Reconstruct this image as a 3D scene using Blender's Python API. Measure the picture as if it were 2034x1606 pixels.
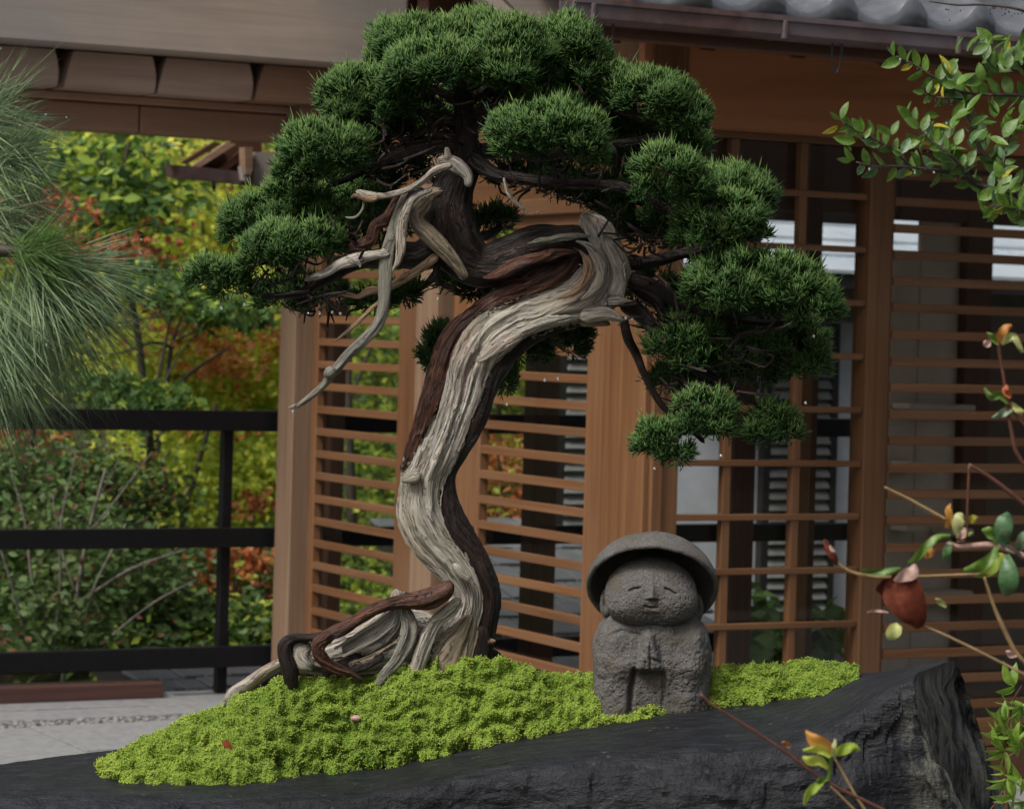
import bpy, math, random
import numpy as np
from mathutils import Matrix, Vector

random.seed(7)
RNG = np.random.default_rng(11)
SC = bpy.context.scene
for o in list(bpy.data.objects):
    bpy.data.objects.remove(o)

# ------------------------------------------------------------------ camera
FPX, CX, CY, PW = 5700.0, 1017.0, 660.0, 2034.0      # focal length and principal point, in photograph pixels
ROLL = 0.028
CAM = np.array([0.0, 0.0, 1.3])
_c, _s = math.cos(ROLL), math.sin(ROLL)
RV, UV_, FV = np.array([_c, 0, _s]), np.array([-_s, 0, _c]), np.array([0, 1.0, 0])
cam = bpy.data.cameras.new("camera")
cam.sensor_width = 36.0
cam.lens = FPX / PW * 36.0
cam.shift_y = -(803 - CY) / PW
cam.clip_start, cam.clip_end = 0.1, 400
cam.dof.use_dof = True
cam.dof.focus_distance = 4.2
cam.dof.aperture_fstop = 15
camo = bpy.data.objects.new("camera", cam)
SC.collection.objects.link(camo)
camo.matrix_world = Matrix(((RV[0], UV_[0], -FV[0], CAM[0]), (RV[1], UV_[1], -FV[1], CAM[1]),
                            (RV[2], UV_[2], -FV[2], CAM[2]), (0, 0, 0, 1)))
SC.camera = camo

# ------------------------------------------------------------------ light
SUN_DIR = np.array([-0.42, -0.45, 0.79])          # high, from the left and a little from the camera's side
SUN_DIR /= np.linalg.norm(SUN_DIR)
world = bpy.data.worlds.new("World")
SC.world = world
world.use_nodes = True
wn = world.node_tree
wn.nodes.clear()
sky = wn.nodes.new("ShaderNodeTexSky")
sky.sky_type = 'NISHITA'
sky.sun_disc = False
sky.sun_elevation = math.asin(SUN_DIR[2])
sky.sun_rotation = math.atan2(SUN_DIR[0], SUN_DIR[1])
sky.air_density, sky.dust_density, sky.ozone_density = 1.0, 7.0, 1.0
hs = wn.nodes.new("ShaderNodeHueSaturation")
hs.inputs['Saturation'].default_value = 0.45
bg = wn.nodes.new("ShaderNodeBackground")
bg.inputs['Strength'].default_value = 0.068
wo = wn.nodes.new("ShaderNodeOutputWorld")
wn.links.new(sky.outputs[0], hs.inputs['Color'])
wn.links.new(hs.outputs[0], bg.inputs[0])
wn.links.new(bg.outputs[0], wo.inputs[0])
sun = bpy.data.lights.new("sun", 'SUN')
sun.energy = 1.5
sun.angle = math.radians(16)
sun.color = (1.0, 0.97, 0.92)
suno = bpy.data.objects.new("sun", sun)
SC.collection.objects.link(suno)
suno.rotation_euler = Vector(-SUN_DIR).to_track_quat('-Z', 'Y').to_euler()
SC.view_settings.view_transform = 'Standard'
SC.view_settings.look = 'None'
SC.view_settings.exposure = 0.9
SC.view_settings.gamma = 1.0
SC.view_settings.use_curve_mapping = False
SC.render.engine = 'CYCLES'
SC.cycles.max_bounces = 8
SC.cycles.transparent_max_bounces = 24
SC.cycles.use_denoising = True

# ------------------------------------------------------------------ helpers
def P(px, py, d):
    "point seen at photograph pixel px, py whose distance along the view is d metres"
    px = np.asarray(px, float); py = np.asarray(py, float); d = np.asarray(d, float)
    a = ((px - CX) / FPX)[..., None]; b = ((CY - py) / FPX)[..., None]
    return CAM + d[..., None] * (FV + a * RV + b * UV_)

def ray(px, py):
    return FV + (px - CX) / FPX * RV + (CY - py) / FPX * UV_

WL = {}
def link(o, parent=None, loc=(0, 0, 0)):
    SC.collection.objects.link(o)
    loc = np.asarray(loc, float)
    WL[o.name] = loc
    if parent is not None:
        o.parent = parent
        o.location = loc - WL[parent.name]
    else:
        o.location = loc
    return o

def tag(o, label=None, cat=None, group=None, kind=None):
    if label: o['label'] = label
    if cat: o['category'] = cat
    if group: o['group'] = group
    if kind: o['kind'] = kind
    return o

def empty(name, loc, label, cat, group=None):
    o = bpy.data.objects.new(name, None)
    o.empty_display_size = 0.1
    link(o, None, loc)
    return tag(o, label, cat, group)

def make_mesh(name, V, F, mat, smooth=True, uv=None, attrs=None):
    V = np.asarray(V, np.float32)
    me = bpy.data.meshes.new(name)
    if isinstance(F, np.ndarray):
        n, k = F.shape
        loops = F.reshape(-1).astype(np.int32)
        starts = (np.arange(n) * k).astype(np.int32)
        tot = np.full(n, k, np.int32)
    else:
        tot = np.array([len(f) for f in F], np.int32)
        loops = np.array([i for f in F for i in f], np.int32)
        starts = np.concatenate([[0], np.cumsum(tot)[:-1]]).astype(np.int32)
    me.vertices.add(len(V)); me.vertices.foreach_set('co', V.reshape(-1))
    me.loops.add(len(loops)); me.loops.foreach_set('vertex_index', loops)
    me.polygons.add(len(starts)); me.polygons.foreach_set('loop_start', starts)
    try:
        me.polygons.foreach_set('loop_total', tot)
    except Exception:
        pass
    me.polygons.foreach_set('use_smooth', np.full(len(starts), bool(smooth)))
    if attrs:
        for k_, (ty, arr) in attrs.items():
            at = me.attributes.new(k_, ty, 'POINT')
            arr = np.asarray(arr, np.float32)
            at.data.foreach_set('vector' if ty == 'FLOAT_VECTOR' else 'value', arr.reshape(-1))
    me.update(calc_edges=True)
    if mat: me.materials.append(mat)
    return me

def mobj(name, V, F, mat, parent=None, smooth=True, attrs=None, origin=None):
    V = np.asarray(V, float)
    if origin is None:
        origin = np.array([V[:, 0].mean(), V[:, 1].mean(), V[:, 2].min()])
    me = make_mesh(name, V - origin, F, mat, smooth, None, attrs)
    return link(bpy.data.objects.new(name, me), parent, origin)

def share(name, me, loc, parent=None, rot=None):
    o = bpy.data.objects.new(name, me)
    link(o, parent, loc)
    if rot is not None:
        o.rotation_euler = rot
    return o

def _hash(ix, iy, iz, seed):
    h = (ix.astype(np.int64) * 374761393 + iy.astype(np.int64) * 668265263 + iz.astype(np.int64) * 1274126177 + seed * 974634541) & 0xffffffff
    h = ((h ^ (h >> 13)) * 1103515245) & 0xffffffff
    h = ((h ^ (h >> 16)) * 2654435761) & 0xffffffff
    h = h ^ (h >> 15)
    return (h & 0xffffff) / float(0xffffff)

def vnoise(p, seed=0):
    p = np.asarray(p, float)
    i = np.floor(p).astype(np.int64); f = p - i
    u = f * f * f * (f * (f * 6 - 15) + 10)
    r = 0
    for dx in (0, 1):
        for dy in (0, 1):
            for dz in (0, 1):
                w = (u[..., 0] if dx else 1 - u[..., 0]) * (u[..., 1] if dy else 1 - u[..., 1]) * (u[..., 2] if dz else 1 - u[..., 2])
                r = r + w * _hash(i[..., 0] + dx, i[..., 1] + dy, i[..., 2] + dz, seed)
    return r * 2 - 1

def fbm(p, seed=0, oct=4, lac=2.03, gain=0.5):
    a, s, r = 1.0, 0.0, 0
    q = np.asarray(p, float)
    for k in range(oct):
        r = r + a * vnoise(q, seed + k); s += a
        q = q * lac + 7.3; a *= gain
    return r / s

def catmull(pts, n):
    pts = np.asarray(pts, float)
    m = len(pts)
    if m == 2:
        t = np.linspace(0, 1, n)[:, None]
        return pts[0] * (1 - t) + pts[1] * t
    ext = np.vstack([2 * pts[0] - pts[1], pts, 2 * pts[-1] - pts[-2]])
    seg = np.linalg.norm(np.diff(pts[:, :3], axis=0), axis=1)
    cum = np.concatenate([[0], np.cumsum(seg)])
    s = np.linspace(0, cum[-1], n)
    k = np.clip(np.searchsorted(cum, s, side='right') - 1, 0, m - 2)
    t = ((s - cum[k]) / np.maximum(seg[k], 1e-9))[:, None]
    p0, p1, p2, p3 = ext[k], ext[k + 1], ext[k + 2], ext[k + 3]
    r = 0.5 * ((2 * p1) + (p2 - p0) * t + (2 * p0 - 5 * p1 + 4 * p2 - p3) * t ** 2 + (3 * p1 - p0 - 3 * p2 + p3) * t ** 3)
    return r

def grid_faces(nr, nc, wrap):
    i = np.arange(nr - 1)[:, None]; j = np.arange(nc if wrap else nc - 1)[None, :]
    j2 = (j + 1) % nc
    a = i * nc + j; b = i * nc + j2; c = (i + 1) * nc + j2; d = (i + 1) * nc + j
    return np.stack([a, b, c, d], -1).reshape(-1, 4)

def sweep(pts, nseg=12, nring=40, kd=0.85, ridge=0.0, nfib=14, along=9.0, seed=0, lump=0.0, twist=0.0, cap=True, plane=True):
    """tube through world points pts (n,4: xyz + radius). Its surface carries lengthwise fibres
    (ridge = height as a share of the radius)."""
    S = catmull(pts, nring)
    C, R = S[:, :3], np.maximum(S[:, 3], 1e-4)
    T = np.gradient(C, axis=0); T /= np.linalg.norm(T, axis=1)[:, None] + 1e-12
    if plane:      # frame kept against the view direction so that kd squeezes the depth
        N = np.cross(T, FV); bad = np.linalg.norm(N, axis=1) < 0.15
        N[bad] = RV
        N /= np.linalg.norm(N, axis=1)[:, None]
        for i in range(1, len(N)):
            if np.dot(N[i], N[i - 1]) < 0: N[i] = -N[i]
    else:
        N = np.zeros_like(T); n0 = np.cross(T[0], [0.3, 0.2, 1.0]); N[0] = n0 / np.linalg.norm(n0)
        for i in range(1, len(N)):
            v = N[i - 1] - T[i] * np.dot(N[i - 1], T[i]); N[i] = v / np.linalg.norm(v)
    B = np.cross(T, N)
    L = np.concatenate([[0], np.cumsum(np.linalg.norm(np.diff(C, axis=0), axis=1))])
    th = np.linspace(0, 2 * math.pi, nseg, endpoint=False)
    TH, LL = np.meshgrid(th, L)
    r = np.ones_like(TH)
    tw = TH + twist * LL
    if ridge:
        q = np.stack([np.cos(tw) * nfib / 6.28, np.sin(tw) * nfib / 6.28, LL * along], -1)
        n1 = vnoise(q, seed); n2 = vnoise(q * np.array([2.3, 2.3, 1.7]) + 5.1, seed + 3)
        r = r + ridge * (0.75 * (1 - 2 * np.abs(n1)) + 0.6 * n2 * 0.6 - 0.35)
    if lump:
        q = np.stack([np.cos(TH) * 0.8, np.sin(TH) * 0.8, LL * 22], -1)
        r = r + lump * vnoise(q, seed + 9)
    RR = R[:, None] * r
    V = C[:, None, :] + RR[..., None] * (np.cos(TH)[..., None] * N[:, None, :] + kd * np.sin(TH)[..., None] * B[:, None, :])
    V = V.reshape(-1, 3)
    F = grid_faces(nring, nseg, True)
    faces = F
    G = np.stack([tw / 6.28, LL, RR], -1).reshape(-1, 3)
    gp = np.stack([np.cos(tw) * R.mean(), np.sin(tw) * R.mean(), LL], -1).reshape(-1, 3)
    if cap:
        V = np.vstack([V, C[:1], C[-1:]]); n = nring * nseg
        gp = np.vstack([gp, [[0, 0, 0]], [[0, 0, L[-1]]]])
        j = np.arange(nseg); j2 = (j + 1) % nseg
        z = (nring - 1) * nseg
        c1 = np.stack([j2, j, np.full(nseg, n), np.full(nseg, n)], -1)
        c2 = np.stack([z + j, z + j2, np.full(nseg, n + 1), np.full(nseg, n + 1)], -1)
        faces = [tuple(f) for f in F] + [tuple(f[:3]) for f in c1] + [tuple(f[:3]) for f in c2]
    return V, faces, gp

def box_vf(lo, hi, bev=0.004):
    "box with chamfered edges in its own axes, 24 vertices"
    lo = np.asarray(lo, float); hi = np.asarray(hi, float)
    bev = min(bev, 0.3 * float((hi - lo).min()))
    V = []; idx = {}
    for sx in (0, 1):
        for sy in (0, 1):
            for sz in (0, 1):
                c = np.array([(lo, hi)[sx][0], (lo, hi)[sy][1], (lo, hi)[sz][2]])
                inn = np.array([1 - 2 * sx, 1 - 2 * sy, 1 - 2 * sz]) * bev
                for ax in range(3):
                    v = c.copy()
                    for k in range(3):
                        if k != ax: v[k] += inn[k]
                    idx[(sx, sy, sz, ax)] = len(V); V.append(v)
    F = []
    def quad(a): F.append(a)
    for ax in range(3):
        o1, o2 = [k for k in range(3) if k != ax]
        for s in (0, 1):
            cyc = [(0, 0), (1, 0), (1, 1), (0, 1)]
            f = []
            for (p, q) in cyc:
                key = [0, 0, 0]; key[ax] = s; key[o1] = p; key[o2] = q
                f.append(idx[(*key, ax)])
            quad(f)
    for ax in range(3):
        o1, o2 = [k for k in range(3) if k != ax]
        for p in (0, 1):
            for q in (0, 1):
                k0 = [0, 0, 0]; k0[ax] = 0; k0[o1] = p; k0[o2] = q
                k1 = list(k0); k1[ax] = 1
                quad([idx[(*k0, o1)], idx[(*k1, o1)], idx[(*k1, o2)], idx[(*k0, o2)]])
    for sx in (0, 1):
        for sy in (0, 1):
            for sz in (0, 1):
                F.append([idx[(sx, sy, sz, k)] for k in range(3)])
    V = np.array(V); cen = (lo + hi) / 2
    out = []
    for f in F:
        a, b, c = V[f[0]], V[f[1]], V[f[2]]
        n = np.cross(b - a, c - a)
        out.append(tuple(f) if np.dot(n, V[f].mean(0) - cen) > 0 else tuple(reversed(f)))
    return V, out

class Frame:
    "local axes: a along, n outward, z up; o = origin on the floor"
    def __init__(self, o, a, n):
        self.o = np.array([o[0], o[1], 0.0]); self.a = np.array([a[0], a[1], 0.0]); self.n = np.array([n[0], n[1], 0.0])
        self.ang = math.atan2(a[1], a[0])
    def pt(self, t, d, z):
        return self.o + t * self.a + d * self.n + np.array([0, 0, z])
    def hit(self, px, py=1000, d=0.0):
        r = ray(px, py); o = self.o + d * self.n
        k = np.dot(o - CAM, self.n) / np.dot(r, self.n)
        p = CAM + k * r
        return float(np.dot(p - self.o, self.a)), float(p[2])
    def world(self, V):
        V = np.asarray(V, float)
        return self.o + V[:, :1] * self.a + V[:, 1:2] * self.n + V[:, 2:3] * np.array([0, 0, 1.0])

def fbox(name, fr, t0, t1, d0, d1, z0, z1, mat, parent=None, grain=0, bev=0.004):
    "one chamfered timber in frame fr; grain = axis the fibres follow"
    if t1 < t0: t0, t1 = t1, t0
    V, F = box_vf((t0, d0, z0), (t1, d1, z1), bev)
    g = np.roll(V, -grain, axis=1) + RNG.uniform(0, 50)
    return mobj(name, fr.world(V), fix(fr, F), mat, parent, False, {'gp': ('FLOAT_VECTOR', g)})

def fix(fr, F):
    if np.cross(fr.a, fr.n)[2] < 0:
        return [tuple(reversed(f)) for f in F]
    return F

def join(parts):
    V = []; F = []; off = 0
    for v, f in parts:
        V.append(np.asarray(v, float)); F += [tuple(int(i) + off for i in q) for q in f]; off += len(v)
    return np.vstack(V), F
# ------------------------------------------------------------------ materials
class NT:
    def __init__(self, name):
        self.m = bpy.data.materials.new(name); self.m.use_nodes = True
        self.t = self.m.node_tree; self.t.nodes.clear()
        self.out = self.n('ShaderNodeOutputMaterial')
    def n(self, ty, **kw):
        nd = self.t.nodes.new(ty)
        for k, v in kw.items(): setattr(nd, k, v)
        return nd
    def l(self, a, b): self.t.links.new(a, b)
    def setv(self, sock, v):
        if hasattr(v, 'node'): self.l(v, sock)
        else:
            sock.default_value = v
    def noise(self, vec, scale, detail=4, rough=0.55, dist=0.0):
        nd = self.n('ShaderNodeTexNoise'); self.l(vec, nd.inputs['Vector'])
        nd.inputs['Scale'].default_value = scale; nd.inputs['Detail'].default_value = detail
        nd.inputs['Roughness'].default_value = rough; nd.inputs['Distortion'].default_value = dist
        return nd.outputs['Fac']
    def map(self, vec, scale=(1, 1, 1), loc=(0, 0, 0)):
        nd = self.n('ShaderNodeMapping'); self.l(vec, nd.inputs['Vector'])
        nd.inputs['Scale'].default_value = scale; nd.inputs['Location'].default_value = loc
        return nd.outputs[0]
    def ramp(self, fac, stops):
        nd = self.n('ShaderNodeValToRGB'); self.l(fac, nd.inputs[0])
        e = nd.color_ramp.elements
        while len(e) < len(stops): e.new(0.5)
        for k, (p, c) in enumerate(stops):
            e[k].position = p; e[k].color = (*c, 1) if len(c) == 3 else c
        return nd.outputs[0]
    def mix(self, fac, a, b, mode='MIX'):
        nd = self.n('ShaderNodeMix', data_type='RGBA', blend_type=mode)
        self.setv(nd.inputs[0], fac)
        for s, v in ((nd.inputs[6], a), (nd.inputs[7], b)):
            self.setv(s, v if hasattr(v, 'node') else (*v, 1))
        return nd.outputs[2]
    def math(self, op, a, b=0.0):
        nd = self.n('ShaderNodeMath', operation=op)
        self.setv(nd.inputs[0], a); self.setv(nd.inputs[1], b)
        return nd.outputs[0]
    def attr(self, name):
        return self.n('ShaderNodeAttribute', attribute_name=name)
    def pos(self):
        return self.n('ShaderNodeNewGeometry').outputs['Position']
    def bump(self, h, strength=0.5, dist=0.01, normal=None):
        nd = self.n('ShaderNodeBump'); nd.inputs['Strength'].default_value = strength
        nd.inputs['Distance'].default_value = dist; self.l(h, nd.inputs['Height'])
        if normal is not None: self.l(normal, nd.inputs['Normal'])
        return nd.outputs[0]
    def bsdf(self, color, rough=0.6, spec=0.4, normal=None, **kw):
        b = self.n('ShaderNodeBsdfPrincipled')
        self.setv(b.inputs['Base Color'], color if hasattr(color, 'node') else (*color, 1))
        self.setv(b.inputs['Roughness'], rough)
        b.inputs['Specular IOR Level'].default_value = spec
        if normal is not None: self.l(normal, b.inputs['Normal'])
        for k, v in kw.items(): self.setv(b.inputs[k], v)
        return b.outputs[0]
    def done(self, sh):
        self.l(sh, self.out.inputs['Surface']); return self.m

def mat_wood(name, dark, mid, light, rough=0.55, weather=None, wf=0.5, fine=1.0):
    m = NT(name)
    oi = m.n('ShaderNodeObjectInfo')
    v = m.n('ShaderNodeVectorMath', operation='ADD'); m.l(m.attr('gp').outputs['Vector'], v.inputs[0])
    k = m.n('ShaderNodeVectorMath', operation='SCALE'); k.inputs[0].default_value = (13, 17, 11); m.l(oi.outputs['Random'], k.inputs['Scale'])
    m.l(k.outputs[0], v.inputs[1])
    g = m.map(v.outputs[0], (1.2, 42 * fine, 42 * fine))
    f1 = m.noise(g, 1.0, 5, 0.6, 0.6)
    f2 = m.noise(m.map(v.outputs[0], (3, 160, 160)), 1.0, 3, 0.6)
    f3 = m.noise(v.outputs[0], 2.5, 3, 0.5)
    fac = m.math('ADD', m.math('MULTIPLY', f1, 0.7), m.math('MULTIPLY', f2, 0.3))
    col = m.ramp(fac, [(0.25, dark), (0.5, mid), (0.75, light)])
    tone = m.math('ADD', m.math('MULTIPLY', oi.outputs['Random'], 0.3), 0.82)
    cm = m.n('ShaderNodeCombineColor'); [m.l(tone, cm.inputs[i]) for i in range(3)]
    col = m.mix(1.0, col, cm.outputs[0], 'MULTIPLY')
    if weather:
        blot = m.ramp(f3, [(0.38, (0, 0, 0)), (0.68, (1, 1, 1))])
        col = m.mix(m.math('MULTIPLY', blot, wf), col, weather)
    nrm = m.bump(fac, 0.35, 0.003)
    return m.done(m.bsdf(col, m.math('ADD', m.math('MULTIPLY', f1, 0.25), rough - 0.12), 0.35, nrm))

def mat_plain(name, color, rough=0.6, spec=0.4, var=0.25, scale=30.0, bump=0.2, bd=0.002, tint=None, metallic=0.0):
    m = NT(name)
    p = m.pos()
    f = m.noise(p, scale, 5, 0.6)
    f2 = m.noise(p, scale * 0.13, 4, 0.6)
    c0 = tuple(c * (1 - var) for c in color); c1 = tuple(min(1, c * (1 + var)) for c in color)
    col = m.ramp(f, [(0.3, c0), (0.7, c1)])
    if tint: col = m.mix(m.ramp(f2, [(0.42, (0, 0, 0)), (0.68, (1, 1, 1))]), col, tint)
    return m.done(m.bsdf(col, m.math('ADD', m.math('MULTIPLY', f2, 0.25), rough - 0.12), spec, m.bump(f, bump, bd), Metallic=metallic))

def mat_leaf(name, c0, c1, c2, rough=0.4, spec=0.5, trans=0.3, tip=None, blotch=0.0):
    "tint attribute: x = random of the leaf, y = place along the shoot, with shade painted in on the juniper"
    m = NT(name)
    a = m.n('ShaderNodeSeparateXYZ'); m.l(m.attr('tint').outputs['Vector'], a.inputs[0])
    col = m.ramp(a.outputs[0], [(0.0, c0), (0.5, c1), (1.0, c2)])
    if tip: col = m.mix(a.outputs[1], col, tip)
    nrm = None
    if blotch:                                      # uneven blade: pale veins, darker patches, dull spots
        p = m.pos(); f = m.noise(p, 190, 5, 0.7); f2 = m.noise(p, 60, 3, 0.6)
        col = m.mix(m.math('MULTIPLY', m.ramp(f, [(0.4, (0, 0, 0)), (0.7, (1, 1, 1))]), blotch), col, tuple(c * .45 for c in c0))
        col = m.mix(m.math('MULTIPLY', m.ramp(f2, [(0.5, (0, 0, 0)), (0.75, (1, 1, 1))]), blotch), col, tuple(min(1, c * 1.35 + .02) for c in c2))
        nrm = m.bump(f, .5, .002)
    b = m.bsdf(col, rough, spec, nrm)
    t = m.n('ShaderNodeBsdfTranslucent'); m.l(col, t.inputs[0])
    mx = m.n('ShaderNodeMixShader'); mx.inputs[0].default_value = trans
    m.l(b, mx.inputs[1]); m.l(t.outputs[0], mx.inputs[2])
    return m.done(mx.outputs[0])

def mat_deadwood(name, c_lo, c_mid, c_hi, stain, green=None, rough=0.72):
    m = NT(name)
    g0 = m.attr('gp').outputs['Vector']
    w = m.n('ShaderNodeTexNoise'); m.l(m.pos(), w.inputs['Vector']); w.inputs['Scale'].default_value = 28; w.inputs['Detail'].default_value = 2
    ws = m.n('ShaderNodeVectorMath', operation='SCALE'); m.l(w.outputs['Color'], ws.inputs[0]); ws.inputs['Scale'].default_value = 0.009
    wa = m.n('ShaderNodeVectorMath', operation='ADD'); m.l(g0, wa.inputs[0]); m.l(ws.outputs[0], wa.inputs[1]); g = wa.outputs[0]
    f1 = m.noise(m.map(g, (150, 150, 8)), 1.0, 6, 0.66, 0.3)
    f2 = m.noise(m.map(g, (520, 520, 24)), 1.0, 4, 0.65)
    f3 = m.noise(m.map(g, (38, 38, 12)), 1.0, 4, 0.6)
    f5 = m.noise(m.map(g, (260, 260, 7)), 1.0, 2, 0.5)
    crack = m.ramp(m.math('ABSOLUTE', m.math('SUBTRACT', f5, 0.5)), [(0.0, (0, 0, 0)), (0.022, (1, 1, 1))])
    fac = m.math('ADD', m.math('MULTIPLY', f1, 0.6), m.math('MULTIPLY', f2, 0.4))
    col = m.ramp(fac, [(0.30, c_lo), (0.46, c_mid), (0.66, c_hi)])
    col = m.mix(m.math('MULTIPLY', m.ramp(f3, [(0.45, (0, 0, 0)), (0.70, (1, 1, 1))]), 0.7), col, stain)
    if green:
        f4 = m.noise(m.pos(), 9.0, 3, 0.5)
        col = m.mix(m.math('MULTIPLY', m.ramp(f4, [(0.45, (0, 0, 0)), (0.7, (1, 1, 1))]), 0.55), col, green)
    col = m.mix(m.math('MULTIPLY', m.math('SUBTRACT', 1.0, crack), 0.75), col, tuple(c * .45 for c in c_lo))
    h = m.math('ADD', m.math('MULTIPLY', f1, 0.8), m.math('MULTIPLY', f2, 0.5))
    h = m.math('ADD', h, m.math('MULTIPLY', crack, 0.45))
    return m.done(m.bsdf(col, rough, 0.3, m.bump(h, 1.0, 0.004)))

M = {}
M['wood'] = mat_wood('cedar', (0.065, 0.026, 0.009), (0.135, 0.058, 0.021), (0.195, 0.094, 0.038), 0.6, (0.165, 0.098, 0.055), 0.35)
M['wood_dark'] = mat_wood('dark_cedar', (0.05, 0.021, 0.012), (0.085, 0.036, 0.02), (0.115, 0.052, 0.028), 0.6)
M['wood_pale'] = mat_wood('pale_cedar', (0.15, 0.086, 0.050), (0.23, 0.145, 0.090), (0.31, 0.215, 0.145), 0.65)
M['header'] = mat_wood('header_cedar', (0.27, 0.105, 0.043), (0.37, 0.15, 0.065), (0.44, 0.19, 0.086), 0.65, fine=0.35)
M['grey_wood'] = mat_wood('weathered_timber', (0.27, 0.20, 0.155), (0.375, 0.30, 0.245), (0.47, 0.395, 0.335), 0.75, (0.20, 0.21, 0.215), 0.55, 0.6)
M['block_wood'] = mat_wood('block_timber', (0.27, 0.195, 0.155), (0.39, 0.295, 0.24), (0.48, 0.385, 0.325), 0.75, (0.27, 0.175, 0.125), 0.5, 0.6)
M['brown_wood'] = mat_wood('brown_timber', (0.22, 0.125, 0.080), (0.33, 0.205, 0.140), (0.43, 0.285, 0.20), 0.7, (0.22, 0.135, 0.09), 0.5, 0.6)
M['timber_red'] = mat_wood('red_brown_timber', (0.05, 0.023, 0.019), (0.078, 0.037, 0.031), (0.105, 0.05, 0.042), 0.4)
M['black'] = mat_plain('black_paint', (0.007, 0.007, 0.008), 0.5, 0.2, 0.3, 60, 0.1)
M['copper'] = mat_plain('dark_copper', (0.085, 0.048, 0.042), 0.45, 0.5, 0.45, 22, 0.15, tint=(0.12, 0.10, 0.115))
M['iron'] = mat_plain('black_iron', (0.02, 0.018, 0.017), 0.5, 0.4, 0.3, 60)
M['tile'] = mat_plain('glazed_grey_tile', (0.10, 0.106, 0.118), 0.22, 0.9, 0.25, 25, 0.1, tint=(0.065, 0.07, 0.08))
M['far_tile'] = mat_plain('grey_roof_tile', (0.06, 0.062, 0.075), 0.36, 0.5, 0.3, 20, 0.15, tint=(0.09, 0.09, 0.10))
M['shingle'] = mat_plain('grey_shingle', (0.11, 0.118, 0.124), 0.42, 0.4, 0.25, 14, 0.15, tint=(0.16, 0.165, 0.17))
M['metal_roof'] = mat_plain('pale_metal_roof', (0.42, 0.47, 0.52), 0.28, 0.6, 0.14, 12, 0.1, tint=(0.5, 0.53, 0.56))
M['plaster'] = mat_plain('white_plaster', (0.62, 0.64, 0.68), 0.85, 0.2, 0.12, 9, 0.15, tint=(0.45, 0.46, 0.48))
M['shutter'] = mat_plain('grey_shutter', (0.19, 0.19, 0.18), 0.6, 0.3, 0.2, 20)
M['paving'] = mat_plain('granite_paving', (0.26, 0.26, 0.26), 0.45, 0.4, 0.25, 220, 0.15, 0.001, tint=(0.185, 0.19, 0.20))
M['gravel'] = mat_plain('gravel_stone', (0.17, 0.165, 0.16), 0.7, 0.3, 0.6, 40, 0.2)
M['dirt'] = mat_plain('leaf_litter', (0.040, 0.034, 0.018), 0.9, 0.2, 0.7, 12, 0.6, 0.05, tint=(0.035, 0.05, 0.012))
M['room'] = mat_plain('dim_wall', (0.46, 0.38, 0.30), 0.8, 0.2, 0.15, 5, 0.05)
M['floor_in'] = mat_plain('dark_floor', (0.10, 0.066, 0.045), 0.4, 0.4, 0.2, 10, 0.05)
M['deadwood'] = mat_deadwood('bleached_deadwood', (0.060, 0.045, 0.035), (0.30, 0.27, 0.23), (0.55, 0.515, 0.455), (0.28, 0.20, 0.145), (0.27, 0.25, 0.155))
M['deadwood_grey'] = mat_deadwood('grey_deadwood', (0.06, 0.054, 0.044), (0.18, 0.17, 0.14), (0.32, 0.31, 0.27), (0.16, 0.14, 0.10), (0.16, 0.165, 0.10))
M['deadwood_tan'] = mat_deadwood('tan_deadwood', (0.07, 0.048, 0.032), (0.20, 0.155, 0.108), (0.36, 0.30, 0.225), (0.12, 0.085, 0.055), (0.14, 0.125, 0.07))
M['jin_brown'] = mat_deadwood('brown_deadwood', (0.10, 0.06, 0.035), (0.26, 0.165, 0.10), (0.40, 0.29, 0.19), (0.19, 0.11, 0.065))
M['bark'] = mat_deadwood('red_bark', (0.010, 0.005, 0.004), (0.050, 0.020, 0.012), (0.20, 0.075, 0.038), (0.020, 0.010, 0.008), rough=0.46)
M['bark_dark'] = mat_deadwood('dark_bark', (0.004, 0.003, 0.0025), (0.012, 0.0072, 0.0055), (0.040, 0.020, 0.013), (0.007, 0.005, 0.004), rough=0.5)
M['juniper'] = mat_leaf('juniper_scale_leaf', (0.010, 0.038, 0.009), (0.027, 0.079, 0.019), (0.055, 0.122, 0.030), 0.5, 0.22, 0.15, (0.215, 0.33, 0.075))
M['moss'] = mat_leaf('moss_leaf', (0.125, 0.215, 0.028), (0.25, 0.35, 0.046), (0.365, 0.445, 0.08), 0.85, 0.1, 0.25, (0.46, 0.54, 0.14))
M['pine'] = mat_leaf('pine_needle', (0.11, 0.21, 0.09), (0.25, 0.37, 0.18), (0.46, 0.56, 0.34), 0.35, 0.5, 0.25)
M['pine_fresh'] = mat_leaf('fresh_pine_needle', (0.09, 0.19, 0.04), (0.13, 0.25, 0.05), (0.18, 0.30, 0.08), 0.35, 0.5, 0.25)
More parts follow.
